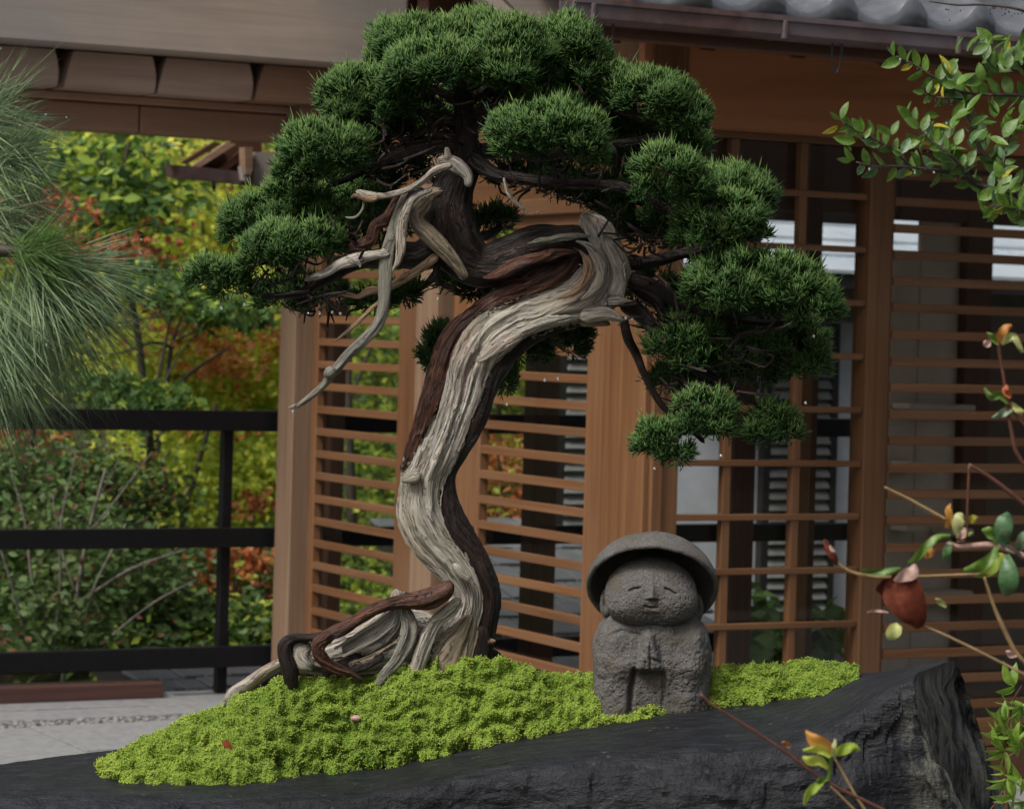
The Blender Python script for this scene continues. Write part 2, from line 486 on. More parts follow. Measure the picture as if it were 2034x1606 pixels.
def mat_slate():
    m = NT('wet_slate'); p = m.pos()
    f1 = m.noise(p, 9, 6, 0.62); f2 = m.noise(m.map(p, (22, 60, 60)), 1.0, 6, 0.65); f3 = m.noise(p, 120, 4, 0.6); f4 = m.noise(p, 30, 6, 0.7)
    col = m.ramp(f2, [(0.3, (0.006, 0.0064, 0.0078)), (0.55, (0.015, 0.016, 0.0195)), (0.75, (0.032, 0.034, 0.040))])
    col = m.mix(m.ramp(f4, [(0.68, (0, 0, 0)), (0.76, (1, 1, 1))]), col, (0.085, 0.08, 0.055))
    a = m.n('ShaderNodeSeparateXYZ'); m.l(m.attr('tint').outputs['Vector'], a.inputs[0])
    col = m.mix(m.math('MULTIPLY', a.outputs[0], m.ramp(m.noise(m.map(p, (60, 60, 14)), 1.0, 5, 0.65), [(0.42, (0, 0, 0)), (0.62, (1, 1, 1))])), col, (0.15, 0.15, 0.125))
    h = m.math('ADD', m.math('MULTIPLY', f2, 0.8), m.math('MULTIPLY', f3, 0.25)); h = m.math('ADD', h, f1)
    r = m.math('ADD', m.math('MULTIPLY', f1, 0.5), 0.20)
    vo = m.n('ShaderNodeTexVoronoi'); vo.inputs['Scale'].default_value = 55; m.l(p, vo.inputs['Vector'])
    fleck = m.math('MULTIPLY', m.ramp(vo.outputs['Distance'], [(0.10, (1, 1, 1)), (0.22, (0, 0, 0))]), m.ramp(m.noise(p, 18, 3, 0.6), [(0.56, (0, 0, 0)), (0.64, (1, 1, 1))]))
    col = m.mix(m.math('MULTIPLY', fleck, 0.6), col, (0.13, 0.135, 0.09))
    return m.done(m.bsdf(col, r, 0.20, m.bump(h, 1.0, 0.010)))
M['slate'] = mat_slate()
def mat_statue():
    m = NT('carved_stone'); p = m.n('ShaderNodeTexCoord').outputs['Object']; p = m.pos()
    f1 = m.noise(p, 35, 6, 0.6); f2 = m.noise(p, 420, 5, 0.7); f3 = m.noise(p, 14, 4, 0.55)
    col = m.ramp(f2, [(0.3, (0.055, 0.050, 0.045)), (0.55, (0.135, 0.127, 0.120)), (0.78, (0.25, 0.24, 0.232))])
    col = m.mix(m.math('MULTIPLY', m.ramp(f1, [(0.45, (0, 0, 0)), (0.7, (1, 1, 1))]), 0.7), col, (0.085, 0.070, 0.045))
    col = m.mix(m.math('MULTIPLY', m.ramp(f3, [(0.5, (0, 0, 0)), (0.7, (1, 1, 1))]), 0.5), col, (0.062, 0.060, 0.040))
    vo = m.n('ShaderNodeTexVoronoi'); vo.inputs['Scale'].default_value = 260; m.l(p, vo.inputs['Vector'])
    pit = m.ramp(vo.outputs['Distance'], [(0.0, (0, 0, 0)), (0.35, (1, 1, 1))])
    h = m.math('ADD', m.math('MULTIPLY', f2, 1.0), m.math('MULTIPLY', pit, 0.35))
    return m.done(m.bsdf(col, 0.75, 0.35, m.bump(h, 0.9, 0.0030)))
M['statue'] = mat_statue()
def mat_glass():
    m = NT('window_glass')
    tr = m.n('ShaderNodeBsdfTransparent'); tr.inputs[0].default_value = (0.84, 0.87, 0.86, 1)
    gl = m.n('ShaderNodeBsdfGlossy'); gl.inputs['Roughness'].default_value = 0.02
    ge = m.n('ShaderNodeNewGeometry')
    dt = m.n('ShaderNodeVectorMath', operation='DOT_PRODUCT'); m.l(ge.outputs['Normal'], dt.inputs[0]); m.l(ge.outputs['Incoming'], dt.inputs[1])
    k = m.math('POWER', m.math('SUBTRACT', 1.0, m.math('ABSOLUTE', dt.outputs['Value'])), 5.0)
    mx = m.n('ShaderNodeMixShader'); m.l(m.math('ADD', m.math('MULTIPLY', k, 0.8), 0.035), mx.inputs[0])
    m.l(tr.outputs[0], mx.inputs[1]); m.l(gl.outputs[0], mx.inputs[2])
    return m.done(mx.outputs[0])
M['glass'] = mat_glass()
m_ = NT('water'); M['water'] = m_.done(m_.bsdf((0.9, 0.95, 0.95), 0.03, 0.8, IOR=1.33, **{'Transmission Weight': 0.85}))
def leafset(n, *c, **k): M[n] = mat_leaf(n, *c, **k)
leafset('leaf_yellow', (0.33, 0.40, 0.04), (0.58, 0.62, 0.075), (0.78, 0.76, 0.14), rough=0.5, spec=.3, trans=0.5)
leafset('leaf_lime', (0.18, 0.30, 0.04), (0.36, 0.48, 0.065), (0.57, 0.63, 0.11), rough=0.5, spec=.3, trans=0.5)
leafset('leaf_green', (0.035, 0.085, 0.022), (0.075, 0.15, 0.035), (0.14, 0.23, 0.055), rough=0.48, spec=.3, trans=0.35)
leafset('leaf_deep', (0.032, 0.064, 0.022), (0.075, 0.125, 0.040), (0.16, 0.22, 0.080), rough=0.5, spec=.25, trans=0.25)
leafset('leaf_red', (0.26, 0.050, 0.022), (0.46, 0.11, 0.042), (0.60, 0.20, 0.075), rough=0.5, trans=0.35)
leafset('leaf_rust', (0.24, 0.08, 0.022), (0.40, 0.15, 0.035), (0.55, 0.28, 0.055), rough=0.5, trans=0.35)
leafset('leaf_pink', (0.08, 0.11, 0.04), (0.20, 0.10, 0.055), (0.36, 0.16, 0.11), rough=0.6, spec=.2, trans=0.3)
leafset('shrub_leaf', (0.06, 0.13, 0.018), (0.105, 0.20, 0.028), (0.16, 0.27, 0.04), rough=0.28, trans=0.3, blotch=.55)
leafset('shrub_leaf_yellow', (0.35, 0.33, 0.03), (0.42, 0.38, 0.035), (0.5, 0.42, 0.05), rough=0.35, trans=0.35, blotch=.55)
leafset('shrub_leaf_bluish', (0.045, 0.12, 0.045), (0.08, 0.17, 0.06), (0.20, 0.28, 0.17), rough=0.30, trans=0.15, blotch=.55)
leafset('fern_leaf', (0.15, 0.27, 0.03), (0.22, 0.36, 0.05), (0.32, 0.44, 0.09), rough=0.4, trans=0.4, blotch=.55)
leafset('red_leaf', (0.07, 0.016, 0.010), (0.11, 0.024, 0.012), (0.17, 0.04, 0.018), rough=0.75, spec=0.15, trans=0.25, blotch=.55)
leafset('pale_leaf', (0.42, 0.45, 0.13), (0.50, 0.52, 0.18), (0.55, 0.56, 0.25), rough=0.3, trans=0.35, blotch=.55)
leafset('pink_leaf', (0.5, 0.30, 0.25), (0.55, 0.36, 0.30), (0.6, 0.4, 0.35), rough=0.4, trans=0.3, blotch=.55)
M['stem_red'] = mat_plain('red_stem', (0.085, 0.030, 0.018), 0.5, 0.4, 0.4, 60, 0.2)
M['stem_tan'] = mat_plain('tan_stem', (0.22, 0.145, 0.065), 0.5, 0.4, 0.4, 60, 0.2)
M['twig'] = mat_plain('dark_twig', (0.045, 0.034, 0.026), 0.6, 0.4, 0.4, 60, 0.2)
M['twig_grey'] = mat_plain('grey_twig', (0.17, 0.15, 0.13), 0.7, 0.3, 0.4, 60, 0.2)
# ------------------------------------------------------------------ frames of the building
AU = math.radians(28)
U2 = np.array([math.cos(AU), math.sin(AU)]); V2 = np.array([math.sin(AU), -math.cos(AU)])
CORNER = P(1290, 900, 8.3)
FR = Frame(CORNER, U2, V2)                    # garden front, running away to the right
LF = Frame(CORNER, -V2, -U2)                  # left wall, running back
TL_END = LF.hit(566, 900)[0]
G0 = LF.pt(TL_END - 0.03, 0, 0)
GF = Frame(G0, -U2, V2)                       # railing and gallery line, running left

ZG0 = -0.048          # level of the terrace
# ------------------------------------------------------------------ ground, terrace, hillside
def hill():
    nx, ny = 120, 90
    X = np.linspace(-26, 26, nx); Y = np.linspace(-3, 48, ny)
    xx, yy = np.meshgrid(X, Y)
    far = np.clip((yy - 19.0 - 0.1 * xx) / 16.0, 0, 1)
    drop = np.clip((yy - 9.9 - 0.53 * xx) / 0.5, 0, 1)
    z = -0.40 - 0.65 * drop + 11 * far ** 1.0
    z += 0.35 * drop * fbm(np.stack([xx * .5, yy * .5, xx * 0], -1), 5)
    V = np.stack([xx, yy, z], -1).reshape(-1, 3)
    o = mobj('hillside', V, grid_faces(ny, nx, False), M['dirt'])
    tag(o, 'steep leaf strewn hillside rising behind the railing', None, None, 'structure')
hill()
terr = tag(mobj('terrace', *(lambda b: (GF.world(b[0]), fix(GF, b[1])))(box_vf((-4.5, -0.13, -0.65), (6, 7.5, ZG0 - .012), .01)), M['gravel'], None, False),
           'gravel bed under the paving of the terrace', None, None, 'structure')
pav = tag(link(bpy.data.objects.new('pavement', None), None, G0), 'pale granite paving along the railing', None, None, 'structure')
def slab_row(d0, d1, t0, t1, step, off):
    t = t0 + off
    while t < t1:
        w = step + RNG.uniform(-.04, .04)
        b, f = box_vf((t, d0, ZG0 - 0.06), (t + w - 0.006, d1, ZG0 + RNG.uniform(-.003, .003)), 0.0012)
        mobj('paving_slab', GF.world(b), fix(GF, f), M['paving'], pav, False)
        t += w
slab_row(-0.125, 0.24, -1.6, 2.6, 0.9, .25)
slab_row(0.246, 0.46, -1.6, 2.6, 0.75, .0)
slab_row(0.62, 1.18, -1.6, 2.6, 0.82, .35)
slab_row(1.19, 1.75, -1.6, 2.6, 0.82, .05)
slab_row(1.757, 2.35, -1.6, 2.6, 0.82, .4)
slab_row(2.357, 2.95, -1.6, 2.6, 0.82, .2)
def pebbles():
    base, bf = box_vf((-1, -1, -1), (1, 1, 1), .55)
    parts = []
    for k in range(1500):
        t = RNG.uniform(-1.2, 2.5); d = RNG.uniform(0.465, 0.615); r = RNG.uniform(.005, .011)
        v = base * np.array([r * RNG.uniform(.8, 1.3), r, r * .7])
        a = RNG.uniform(0, 6.28); v = v @ np.array([[math.cos(a), math.sin(a), 0], [-math.sin(a), math.cos(a), 0], [0, 0, 1]])
        parts.append((v + np.array([t, d, ZG0 - 0.012 + r * .5]), bf))
    V, F = join(parts)
    tag(mobj('gravel', GF.world(V), fix(GF, F), M['gravel']), 'thin strip of pale gravel between rows of paving', None, None, 'stuff')
pebbles()

# red-brown timber lying under the railing
t_r = GF.hit(322, 1390, .06)[0]
o = fbox('timber', GF, t_r, t_r + 2.2, -.05, .075, ZG0 + .002, ZG0 + .058, M['timber_red'], None, 0, .004)
tag(o, 'wet red brown squared timber lying on pale paving under the railing', 'timber')

# ------------------------------------------------------------------ black railing
rl = empty('railing', GF.pt(0.3, 0, 0), 'black painted railing with three broad rails in front of the autumn trees', 'railing')
for (y0, y1) in ((813, 855), (1049, 1089), (1287, 1330)):
    za = GF.hit(280, y0)[1]; zb = GF.hit(280, y1 - 1)[1]
    fbox('rail', GF, -2.6, 2.6, -.02, .02, zb, za, M['black'], rl, 0, .003)
for px in (456, -420, 1590):
    ta = GF.hit(px, 1000)[0]
    fbox('post', GF, ta - .0195, ta + .0195, -.064, -.023, ZG0, GF.hit(280, 840)[1], M['black'], rl, 2, .003)

# ------------------------------------------------------------------ wooden pavilion
pv = empty('pavilion', CORNER, 'wooden garden pavilion with slatted glass walls and grey tiled eave', 'building')
ZS0, ZSP = 1.003, 0.0808
def lt(px, y=900, d=0.0): return LF.hit(px, y, d)[0]
def ft(px, y=900, d=0.0): return FR.hit(px, y, d)[0]

_slatmesh = {}
def slats(parent, fr, t0, t1, d, zs, h, dep, mat):
    L = abs(t1 - t0)
    key = (round(L, 4), h, mat.name)
    if key not in _slatmesh:
        V, F = box_vf((-L / 2, -dep / 2, -h / 2), (L / 2, dep / 2, h / 2), .002)
        _slatmesh[key] = make_mesh('slat', V, F, mat, False, None, {'gp': ('FLOAT_VECTOR', V)})
    for z in zs:
        share('slat', _slatmesh[key], fr.pt((t0 + t1) / 2, d, z + RNG.uniform(-.001, .001)), parent, (RNG.uniform(-.01, .01), RNG.uniform(-.0015, .0015), fr.ang))

def pane(parent, fr, t0, t1, z0, z1, d):
    V, F = box_vf((min(t0, t1), d - .002, z0), (max(t0, t1), d + .002, z1), .0005)
    # a thin sheet: a single face is enough for the eye and half the cost of light
    Q = fr.world(np.array([(t0, d, z0), (t1, d, z0), (t1, d, z1), (t0, d, z1)]))
    return mobj('glass_pane', Q, np.array([[0, 1, 2, 3]]), M['glass'], parent, False)

def slat_panel(fr, tA, tB, t0, t1, zlo, zhi, mat, ks, sd=0.0):
    "frame from tA to tB with its clear opening t0..t1"
    e = link(bpy.data.objects.new('slatted_panel', None), pv, fr.pt((tA + tB) / 2, 0, zlo))
    fbox('stile', fr, tA, t0, -.035, .0, zlo, zhi, mat, e, 2)
    fbox('stile', fr, t1, tB, -.035, .0, zlo, zhi, mat, e, 2)
    fbox('top_rail', fr, t0, t1, -.033, -.002, zhi - .05, zhi - .001, mat, e, 0)
    fbox('bottom_rail', fr, t0, t1, -.033, -.002, zlo + .001, zlo + .09, mat, e, 0)
    slats(e, fr, t0, t1, -.013 + sd, [ZS0 - ZSP * k for k in ks], .027, .02, mat)
    pane(e, fr, t0, t1, zlo + .09, zhi - .05, -.03)
    return e

# left wall, from the corner back: wide post and stile, panel, stile, pale post, stile, panel, stile, end post
ZT = 1.675
tc = lt(1205); tp2a, tp2b = lt(1161), lt(952)
fbox('corner_post', LF, -.0, tc, -.10, .022, ZG0, 2.6, M['wood'], pv, 2, .004)
slat_panel(LF, tc + .003, lt(893), tp2a, tp2b, 0.06, ZT, M['wood'], range(-7, 11))
tq0, tq1 = lt(868, 900, .03), lt(827, 900, .03)
fbox('post', LF, tq0, tq1, -.06, .045, ZG0, 2.13, M['wood_pale'], pv, 2, .004)
slat_panel(LF, tq1 + .004, lt(612), lt(786), lt(625), 0.06, ZT, M['wood'], range(-7, 11))
te0, te1 = lt(592, 900, .05), lt(562, 900, .05)
fbox('post', LF, te0, te1, -.06, .075, ZG0, 2.13, M['wood_pale'], pv, 2, .004)
fbox('sill', LF, tc, te0, -.09, .012, ZG0, .057, M['wood_dark'], pv, 0)
fbox('header_board', LF, tc, te0, -.05, -.004, ZT + .002, 2.14, M['wood'], pv, 0)
fbox('header_rail', LF, tc + .001, tq0 - .001, -.003, .02, ZT - .01, ZT + .04, M['wood'], pv, 0)

# garden front
z_head = FR.hit(1570, 280)[1]
fbox('front_stile', FR, .001, ft(1314), -.06, .012, ZG0, z_head, M['wood'], pv, 2)
tg0, tg1 = ft(1314), ft(1711)
tE0, tE1 = ft(1712), ft(1757)
ZG = z_head - .002
gw = link(bpy.data.objects.new('lattice_window', None), pv, FR.pt((tg0 + tg1) / 2, 0, 0.05))
fbox('bottom_rail', FR, tg0 + .001, tg1, -.05, -.004, ZG0, .12, M['wood'], gw, 0)
ms = []
for px in (1445, 1582):
    t = ft(px, 1000)
    fbox('muntin', FR, t - .0135, t + .0135, -.035, -.006, .121, ZG, M['wood'], gw, 2, .002)
zb0 = FR.hit(1640, 920)[1]
slats(gw, FR, tg0, tg1, -.012, [zb0 + .1605 * k for k in range(-5, 7)], .0185, .024, M['wood'])
pane(gw, FR, tg0, tg1, .12, ZG, -.045)
fbox('post', FR, tE0, tE1, -.07, .01, ZG0, z_head, M['wood'], pv, 2)
tR = ft(2500)
rp = slat_panel(FR, tE1 + .003, tR + .05, tE1 + .014, tR, 0.06, z_head - .002, M['wood'], range(-10, 12), .006)
z_soff = FR.hit(1600, 30)[1] + .25
fbox('header_board', FR, -.05, tR, -.04, -.006, z_head + .001, z_soff, M['header'], pv, 0, .003)

# far side of the glazed corridor
FB = Frame(FR.pt(0, -1.62, 0), U2, V2)
t_ = LF.hit(651, 1000, -.3)[0]
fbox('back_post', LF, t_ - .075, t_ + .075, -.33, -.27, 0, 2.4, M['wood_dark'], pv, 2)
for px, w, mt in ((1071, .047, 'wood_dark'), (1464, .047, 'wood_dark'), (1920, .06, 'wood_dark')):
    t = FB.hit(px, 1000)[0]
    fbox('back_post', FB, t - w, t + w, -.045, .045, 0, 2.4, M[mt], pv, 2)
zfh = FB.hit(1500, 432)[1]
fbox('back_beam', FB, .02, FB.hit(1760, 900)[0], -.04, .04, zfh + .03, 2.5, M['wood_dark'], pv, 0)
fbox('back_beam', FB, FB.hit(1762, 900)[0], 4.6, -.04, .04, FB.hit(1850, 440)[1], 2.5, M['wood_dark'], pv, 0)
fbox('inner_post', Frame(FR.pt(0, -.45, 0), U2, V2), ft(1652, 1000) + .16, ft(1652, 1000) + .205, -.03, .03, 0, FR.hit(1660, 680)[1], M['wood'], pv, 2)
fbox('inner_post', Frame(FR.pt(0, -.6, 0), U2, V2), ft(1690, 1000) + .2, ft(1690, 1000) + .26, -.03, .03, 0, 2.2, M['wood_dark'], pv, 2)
fbox('inner_wall', FB, FB.hit(1817)[0], FB.hit(1898)[0], -.03, -.005, 0, 2.3, M['room'], pv, 2)
fbox('inner_wall', FB, FB.hit(1762)[0], FB.hit(1816)[0], -.03, -.004, 0, FB.hit(1790, 500)[1], M['room'], pv, 2)
fbox('inner_dado', FB, FB.hit(1942)[0], 4.6, -.03, -.006, 0, FB.hit(2000, 612)[1], M['floor_in'], pv, 0)
for k, (a, b, y0, y1) in enumerate(((1765, 1805, 915, 935), (1768, 1800, 1035, 1052), (1850, 1898, 1045, 1060), (1765, 1900, 1170, 1185), (1765, 1895, 800, 812))):
    fbox('inner_shelf', FB, FB.hit(a, 1000)[0], FB.hit(b, 1000)[0], .0, .12, FB.hit(a, y1)[1], FB.hit(a, y0)[1], M['room'], pv, 0)
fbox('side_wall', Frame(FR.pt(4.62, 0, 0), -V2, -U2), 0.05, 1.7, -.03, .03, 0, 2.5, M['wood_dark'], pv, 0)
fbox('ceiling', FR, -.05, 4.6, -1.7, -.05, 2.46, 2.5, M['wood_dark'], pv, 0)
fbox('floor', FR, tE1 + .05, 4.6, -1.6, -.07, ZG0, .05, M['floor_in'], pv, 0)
fbox('front_sill', FR, tE1 + .001, tR, -.09, .004, ZG0, .058, M['wood_dark'], pv, 0)

# roof, gutter, tiles
DG = .62
zg1 = FR.hit(1700, 30 + 16, DG)[1]; zg0 = FR.hit(1700, 88, DG)[1]
tG0 = FR.hit(1142, 20, DG)[0]; tG1 = tR
def gutter():
    prof = [(0, 0.004), (0.0, -.012), (-.006, -.012), (-.007, -.052), (-.03, -.064), (-.075, -.064), (-.085, -.05), (-.085, 0.0), (-.08, 0), (-.08, -.046), (-.07, -.057), (-.03, -.057), (-.014, -.046), (-.012, .002)]
    hgt = zg1 - zg0
    pr = np.array(prof); pr[:, 1] *= hgt / .064
    n = len(pr)
    V = np.vstack([np.column_stack([np.full(n, t), DG + pr[:, 0], zg1 + pr[:, 1]]) for t in (tG0, tG1)])
    F = [(i, (i + 1) % n, n + (i + 1) % n, n + i) for i in range(n)]
    F = [tuple(reversed(f)) for f in F] + [tuple(range(n)), tuple(reversed(range(n, 2 * n)))]
    gt = mobj('gutter', FR.world(V), fix(FR, F), M['copper'], pv, False)
    t = tG0 + .05
    while t < tG1:
        fbox('gutter_seam', FR, t, t + .012, DG - .085, DG + .003, zg0 - .002, zg1 - .012 * hgt / .064, M['copper'], gt, 2, .002)
        t += RNG.uniform(.55, .6)
gutter()
for px in (1207, 1663, 2060):
    t = FR.hit(px, 60, DG - .03)[0]
    pts = [(t - .014, .0), (t - .016, -.05), (t - .008, -.078), (t + .004, -.078), (t + .014, -.04), (t + .017, 0)]
    W = np.array([np.append(FR.pt(a, DG - .03, zg0 + b), .0032) for a, b in pts])
    V, F, g = sweep(W, 6, 24, 1.0)
    mobj('gutter_hook', V, F, M['iron'], pv)
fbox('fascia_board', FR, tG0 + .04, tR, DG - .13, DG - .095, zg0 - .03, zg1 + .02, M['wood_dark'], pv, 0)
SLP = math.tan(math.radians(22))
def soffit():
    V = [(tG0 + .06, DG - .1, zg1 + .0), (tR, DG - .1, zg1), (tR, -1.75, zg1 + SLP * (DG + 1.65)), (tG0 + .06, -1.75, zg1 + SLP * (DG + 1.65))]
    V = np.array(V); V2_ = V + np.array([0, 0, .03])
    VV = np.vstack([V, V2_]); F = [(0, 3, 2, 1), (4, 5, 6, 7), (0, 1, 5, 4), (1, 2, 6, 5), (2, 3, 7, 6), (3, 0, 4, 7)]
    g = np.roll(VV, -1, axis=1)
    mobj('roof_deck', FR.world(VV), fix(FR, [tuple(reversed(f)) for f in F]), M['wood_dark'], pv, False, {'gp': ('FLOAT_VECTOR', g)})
soffit()
t = tG0 + .2
while t < tR:
    z = zg0
    V = np.array([(t - .022, DG - .14, z - .035), (t + .022, DG - .14, z - .035), (t + .022, -.05, z - .035 + SLP * .5), (t - .022, -.05, z - .035 + SLP * .5)])
    VV = np.vstack([V, V + np.array([0, 0, .05])]); F = [(0, 3, 2, 1), (4, 5, 6, 7), (0, 1, 5, 4), (1, 2, 6, 5), (2, 3, 7, 6), (3, 0, 4, 7)]
    mobj('rafter', FR.world(VV), fix(FR, [tuple(reversed(f)) for f in F]), M['wood_dark'], pv, False, {'gp': ('FLOAT_VECTOR', np.roll(VV, -1, axis=1))})
    t += .295

def tile_mesh():
    "one S-shaped roof tile, 0.245 wide, with a turned-down front"
    W, L, th = .236, .27, .016
    n = 22; x = np.linspace(0, 1, n)
    prof = np.where(x < .62, -.030 * np.sin(np.pi * np.clip(x / .62, 0, 1)), .040 * np.sin(np.pi * np.clip((x - .62) / .38, 0, 1)))
    X = (x - .5) * (W + .012)
    rows = []
    for yy in (0.0, .006, L):                      # from the lower front edge up the slope
        z = prof + yy * SLP
        rows.append(np.column_stack([X, np.full(n, yy), z + (0.0 if yy else -.004)]))
    low = rows[0].copy(); low[:, 2] = -.078 + .010 * np.abs(x - .3); low[:, 1] -= .001
    under = rows[2].copy(); under[:, 2] -= th
    fr_u = low.copy(); fr_u[:, 1] = .02
    seq = [fr_u, low, rows[0], rows[1], rows[2], under]
    V = np.vstack(seq)
    F = grid_faces(len(seq), n, False)
    return V, F
V, F = tile_mesh()
me_tile = make_mesh('roof_tile', V, F.copy(), M['tile'], True)
rf = link(bpy.data.objects.new('tiled_roof', None), pv, FR.pt(1.5, DG, zg1))
# verge of the roof and the last roll of tiles start a little right of the gutter's end
tt0 = FR.hit(1330, 10, DG - .05)[0]
for row in range(5):
    k = 0
    while tt0 + k * .236 < tR:
        o = share('roof_tile', me_tile, FR.pt(tt0 + k * .236, DG - .035 - row * .245, zg1 + .052 + row * .245 * SLP + row * .008), rf, (0, RNG.uniform(-.01, .01), AU))
        o.scale = (1, 1, 1)
        k += 1

# pale boards of the roof's left verge above the tree
def slant(name, quad, d0, d1, mat, fr=FR, parent=pv):
    A = []
    for (px, py) in quad:
        t, z = fr.hit(px, py, d1); A.append((t, z))
    V = np.array([(t, d1, z) for t, z in A] + [(t, d0, z) for t, z in A]); n = len(A)
    F = [tuple(range(n)), tuple(reversed(range(n, 2 * n)))] + [(i, n + i, n + (i + 1) % n, (i + 1) % n) for i in range(n)]
    ctr = V.mean(0)
    FF = []
    for f in F:
        a, b, c = V[f[0]], V[f[1]], V[f[2]]; nn = np.cross(b - a, c - a)
        FF.append(f if np.dot(nn, V[list(f)].mean(0) - ctr) > 0 else tuple(reversed(f)))
    dirv = V[1] - V[0]; dirv /= np.linalg.norm(dirv); up = np.cross(dirv, [0, 1, 0])
    g = np.column_stack([V @ dirv, V[:, 1], V @ up])
    return mobj(name, fr.world(V), fix(fr, FF), mat, parent, False, {'gp': ('FLOAT_VECTOR', g)})
slant('verge_board', [(930, -30), (966, -30), (1062, 62), (1040, 70)], .20, .26, M['grey_wood'])
slant('verge_board', [(972, -34), (1090, -34), (1168, 24), (1150, 62), (1064, 60)], .16, .225, M['grey_wood'])

# ------------------------------------------------------------------ timber gallery over the railing
ga = empty('gallery_roof', GF.pt(.8, 0, 0), 'weathered grey timber beams of the gallery roof above the black railing', 'gallery')
DF = .40
zf = GF.hit(365, 108, DF)[1]
fbox('fascia_beam', GF, GF.hit(812, 60, DF)[0], 3.2, DF - .12, DF, zf, zf + .42, M['grey_wood'], ga, 0, .012)
fbox('roof_board', GF, -.75, 3.2, -.5, DF - .121, zf + .30, zf + .33, M['brown_wood'], ga, 0)
zl1 = GF.hit(300, 214)[1]; zl0 = GF.hit(300, 268)[1]
tj = GF.hit(279, 240, .07)[0]
fbox('lintel', GF, -.25, tj - .002, -.07, .07, zl0, zl1, M['brown_wood'], ga, 0, .006)
fbox('lintel', GF, tj + .002, 3.2, -.07, .066, zl0, zl1, M['brown_wood'], ga, 0, .006)
fbox('upper_plate', GF, -.25, 3.2, -.05, .10, zl1 + .003, zl1 + .03, M['brown_wood'], ga, 0, .004)
def bracket(p0, p1):
    d0, d1 = -.05, .27
    t1 = GF.hit(p0, 165, d1)[0]; t0 = GF.hit(p1, 165, d1)[0]
    zz0, zz1 = zl1 + .032, zf - .004
    n = 7
    V = []
    for dd in (d1, d0):
        for k in range(n):                         # bowed ends, wider at the foot
            s = k / (n - 1); e = .020 * s ** 1.4 - .004 * math.sin(math.pi * s)
            V.append((t0 + e, dd - (.03 * (1 - s) ** 3 if dd == d1 else 0), zz0 + s * (zz1 - zz0)))
        for k in range(n):
            s = 1 - k / (n - 1); e = .020 * s ** 1.4 - .004 * math.sin(math.pi * s)
            V.append((t1 - e, dd - (.03 * (1 - s) ** 3 if dd == d1 else 0), zz0 + s * (zz1 - zz0)))
    V = np.array(V); m = 2 * n
    F = [(i, i + 1, m - 2 - i, m - 1 - i) for i in range(n - 1)]
    F += [tuple(m + j for j in reversed(f)) for f in F[:n - 1]]
    F += [(i, m + i, m + (i + 1) % m, (i + 1) % m) for i in range(m)]
    ctr = V.mean(0); FF = []
    for f in F:
        a, b, c = V[f[0]], V[f[1]], V[f[2]]; nn = np.cross(b - a, c - a)
        FF.append(f if np.dot(nn, V[list(f)].mean(0) - ctr) > 0 else tuple(reversed(f)))
    mobj('bracket', GF.world(V), fix(GF, FF), M['block_wood'] if p0 < 480 else M['brown_wood'], ga, False, {'gp': ('FLOAT_VECTOR', V)})
for p0, p1 in ((-230, -60), (-50, 118), (134, 312), (320, 505), (514, 705)):
    bracket(p0, p1)
fbox('back_board', GF, -.9, 3.2, -.12, -.08, zl0 + .02, zf + .2, M['brown_wood'], ga, 0)
fbox('gallery_post', GF, GF.hit(-330, 900)[0] - .05, GF.hit(-330, 900)[0] + .05, -.05, .05, ZG0, zl0 - .001, M['brown_wood'], ga, 2)
# brown cross piece between gallery and pavilion above the tree
fbox('cross_beam', GF, -1.1, GF.hit(825, 60, .2)[0], .10, .2, zf - .02, zf + .5, M['header'], ga, 0)

# ------------------------------------------------------------------ eave of a small roof beyond the gallery
EF = Frame(GF.pt(-.1, -1.0, 0), -U2, V2)
ev = empty('small_roof', EF.pt(.3, 0, 0), 'corner of a small dark eave with copper gutter beyond the gallery', 'roof')
def eq(n, quad, d0, d1, m): return slant(n, quad, d0, d1, m, EF, ev)
eq('gutter', [(339, 327), (372, 329), (545, 348), (545, 372), (345, 352)], -.02, .05, M['copper'])
eq('rafter', [(362, 322), (372, 326), (440, 286), (425, 282)], .0, .03, M['wood_dark'])
eq('rafter', [(376, 334), (392, 336), (470, 286), (448, 284)], .02, .045, M['brown_wood'])
eq('soffit', [(385, 334), (520, 350), (520, 280), (460, 280)], -.05, -.005, M['wood_dark'])
eq('rafter', [(425, 346), (440, 348), (500, 300), (488, 292)], .0, .03, M['wood_dark'])
eq('bracket', [(486, 292), (502, 292), (502, 338), (498, 346), (488, 346)], .05, .11, M['wood_pale'])
eq('bracket', [(480, 330), (500, 340), (498, 364), (484, 358)], .05, .09, M['grey_wood'])
eq('gable_board', [(506, 302), (575, 300), (575, 372), (503, 367)], .05, .08, M['grey_wood'])
for px, y in ((426, 349), (430, 349)):
    t, z = EF.hit(px, y, .03)
    W = np.array([np.append(EF.pt(t + a, .03, z - b), .0022) for a, b in ((0, 0), (.002, .03), (.006, .065), (.009, .03), (.01, 0))])
    V, F, g = sweep(W, 5, 14, 1.0); mobj('gutter_hook', V, F, M['iron'], ev)
te_ = EF.hit(596, 900, -.2)[0]
fbox('eave_post', EF, te_ - .03, te_ + .03, -.26, -.2, -1.2, EF.hit(575, 340, 0)[1], M['wood_dark'], ev, 2)
fbox('eave_beam', EF, te_ - .03, EF.hit(560, 340, 0)[0], -.2, .04, EF.hit(575, 345, 0)[1], EF.hit(575, 320, 0)[1], M['wood_dark'], ev, 0)

